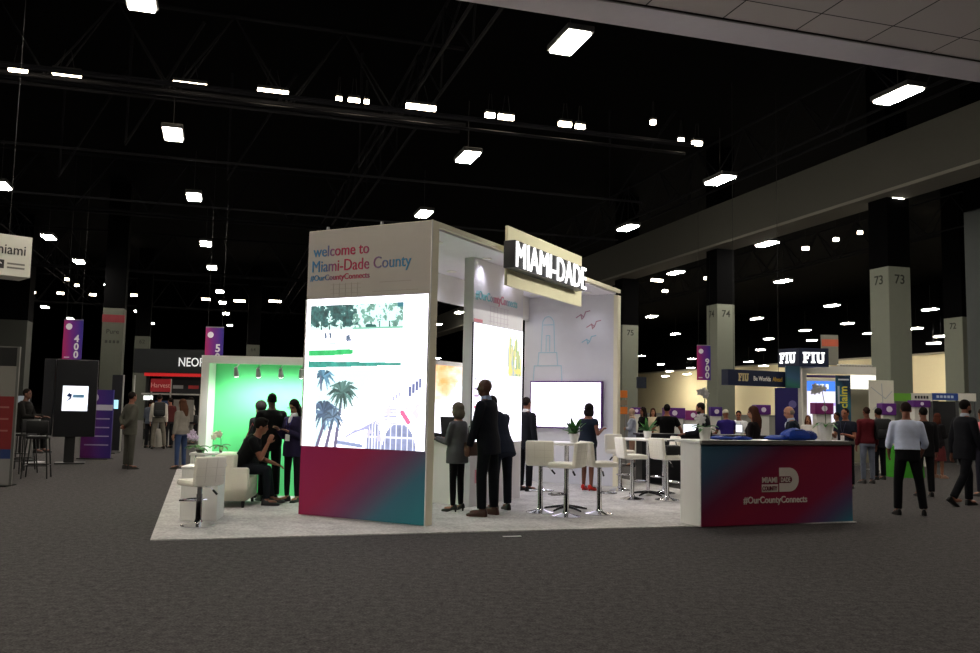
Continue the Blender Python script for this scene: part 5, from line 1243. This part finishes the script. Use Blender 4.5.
MB().box(-w / 2, w / 2, 0, .03, .05, z1).build('print', gradient('teal_print', (1.2, 0, .8, -1.2), [(0, '16324a'), (.4, '2c6a80'), (.7, '1a2a44'), (1, '20405a')], .6), s); bx('base', STEEL, s, -w / 2, w / 2, -.1, .12, 0, .05)
text('claim', .30, mat('d8cf4a', .5), s, .10, -.006, z1 - .92, rot=Matrix.Rotation(-PI / 2, 4, 'Y'), bold=.02, sx=1.0); bx('small_lettering', mat('c9d4dc', .5), s, -.14, .16, -.006, 0, z1 - .14, z1 - .10)
for k in range(2): bx('small_lettering', mat('c9d4dc', .5), s, -.16 + .03 * k, -.14 + .03 * k, -.006, 0, z1 - .8, z1 - .3)
x0, x1, z0, z1 = quad(870.5, 893.5, 380.5, 440, 24.0); w = x1 - x0
s = thing('map_panel', 'tall white panel with faint line map left of the column numbered 73', 'display panel', ((x0 + x1) / 2, 24.0, 0)); bx('panel', mat('d6d3c6', .6), s, -w / 2, w / 2, 0, .06, .02, z1); bx('foot', STEEL, s, -w / 2, w / 2, -.2, .3, 0, .02)
strokes('line_map', [[(-.28, z1 - .2), (.1, z1 - .5), (.28, z1 - .3)], [(-.25, z1 - .8), (0, z1 - .6), (.25, z1 - .9)], [(0, z1 - .1), (.05, z1 - 1.0)]], .02, mat('a9b0b4', .6), s)
# row of booth headers on the right
for i, (a0, a1, c, tx, lab) in enumerate(((894.5, 911, '6aa83a', None, 'green booth header in the row right of the column numbered 73'), (911.5, 932, 'd4d2ca', '2c2c2c', 'white booth header with dark lettering in the row behind the blue-shirted man'), (932.5, 958, '2c4c9c', 'b9c9e4', 'blue booth header with pale lettering left of the striding man'), (958.5, 976, 'dedcd2', None, 'plain white booth header beside the striding man head'))):
    x0, x1, z0, z1 = quad(a0, a1, 393.5, 401 if i != 2 else 400, 27.5); w = x1 - x0
    s = thing('booth_header', lab, 'booth sign', ((x0 + x1) / 2, 27.5, 0), 0, 'row of booth headers')
    bx('panel', mat(c, .6), s, -w / 2, w / 2, 0, .06, z0, z1); bx('post', STEEL, s, -w / 2, -w / 2 + .04, .06, .1, 0, z1); bx('post', STEEL, s, w / 2 - .04, w / 2, .06, .1, 0, z1)
    if tx:
        for k in range(5): bx('letter_mark', mat(tx, .5), s, -w * .34 + k * w * .14, -w * .34 + k * w * .14 + w * .10, -.004, 0, z0 + (z1 - z0) * .32, z0 + (z1 - z0) * .68)
    bx('back_drape', mat('2c2d30', .8), s, -w / 2, w / 2, 1.2, 1.24, 0, z0 + .0)
x0, x1, z0, z1 = quad(866, 893, 447, 466, 22.6); w = x1 - x0
s = thing('clothed_table', 'table with a bright green cloth behind the maroon-shirted man', 'table', ((x0 + x1) / 2 + .2, 21.4, 0))
MB().rings([[(math.copysign(abs(math.cos(t)) ** .4, math.cos(t)) * (w / 2 + d), math.copysign(abs(math.sin(t)) ** .4, math.sin(t)) * (.3 + d) + .3, z) for t in [2 * PI * i / 24 for i in range(24)]] for z, d in ((0, .05), (.4, .02), (.73, 0), (.75, -.02))]).build('cloth', mat('3f8f2c', .8, kind='cloth'), s, True)
# a hanging dark sign by the column numbered 75 and the red-banded one further off
x0, x1, z0, z1 = quad(637, 646.5, 377, 388, 44); tag(MB().box(x0, x1, 44, 44.2, z0, z1).build('hanging_sign', mat('1f2638', .6)), 'small dark navy hanging sign beside the column numbered 75', 'sign')
x0, x1, z0, z1 = quad(822, 838, 335, 365, 60); s = thing('hanging_sign', 'distant grey hanging sign with a red band behind the corner sign', 'sign', ((x0 + x1) / 2, 60, z0)); w = x1 - x0; bx('panel', mat('6a6a62', .6), s, -w / 2, w / 2, 0, .2, 0, z1 - z0); bx('red_band', mat('a04a34', .6), s, -w / 2, w / 2, -.02, 0, (z1 - z0) * .62, (z1 - z0) * .85)

# ------------------------------------------------------------------ dim air of the hall
wd = bpy.data.worlds.new('hall'); bpy.context.scene.world = wd; wd.use_nodes = True
wd.node_tree.nodes['Background'].inputs['Color'].default_value = (.004, .004, .005, 1)
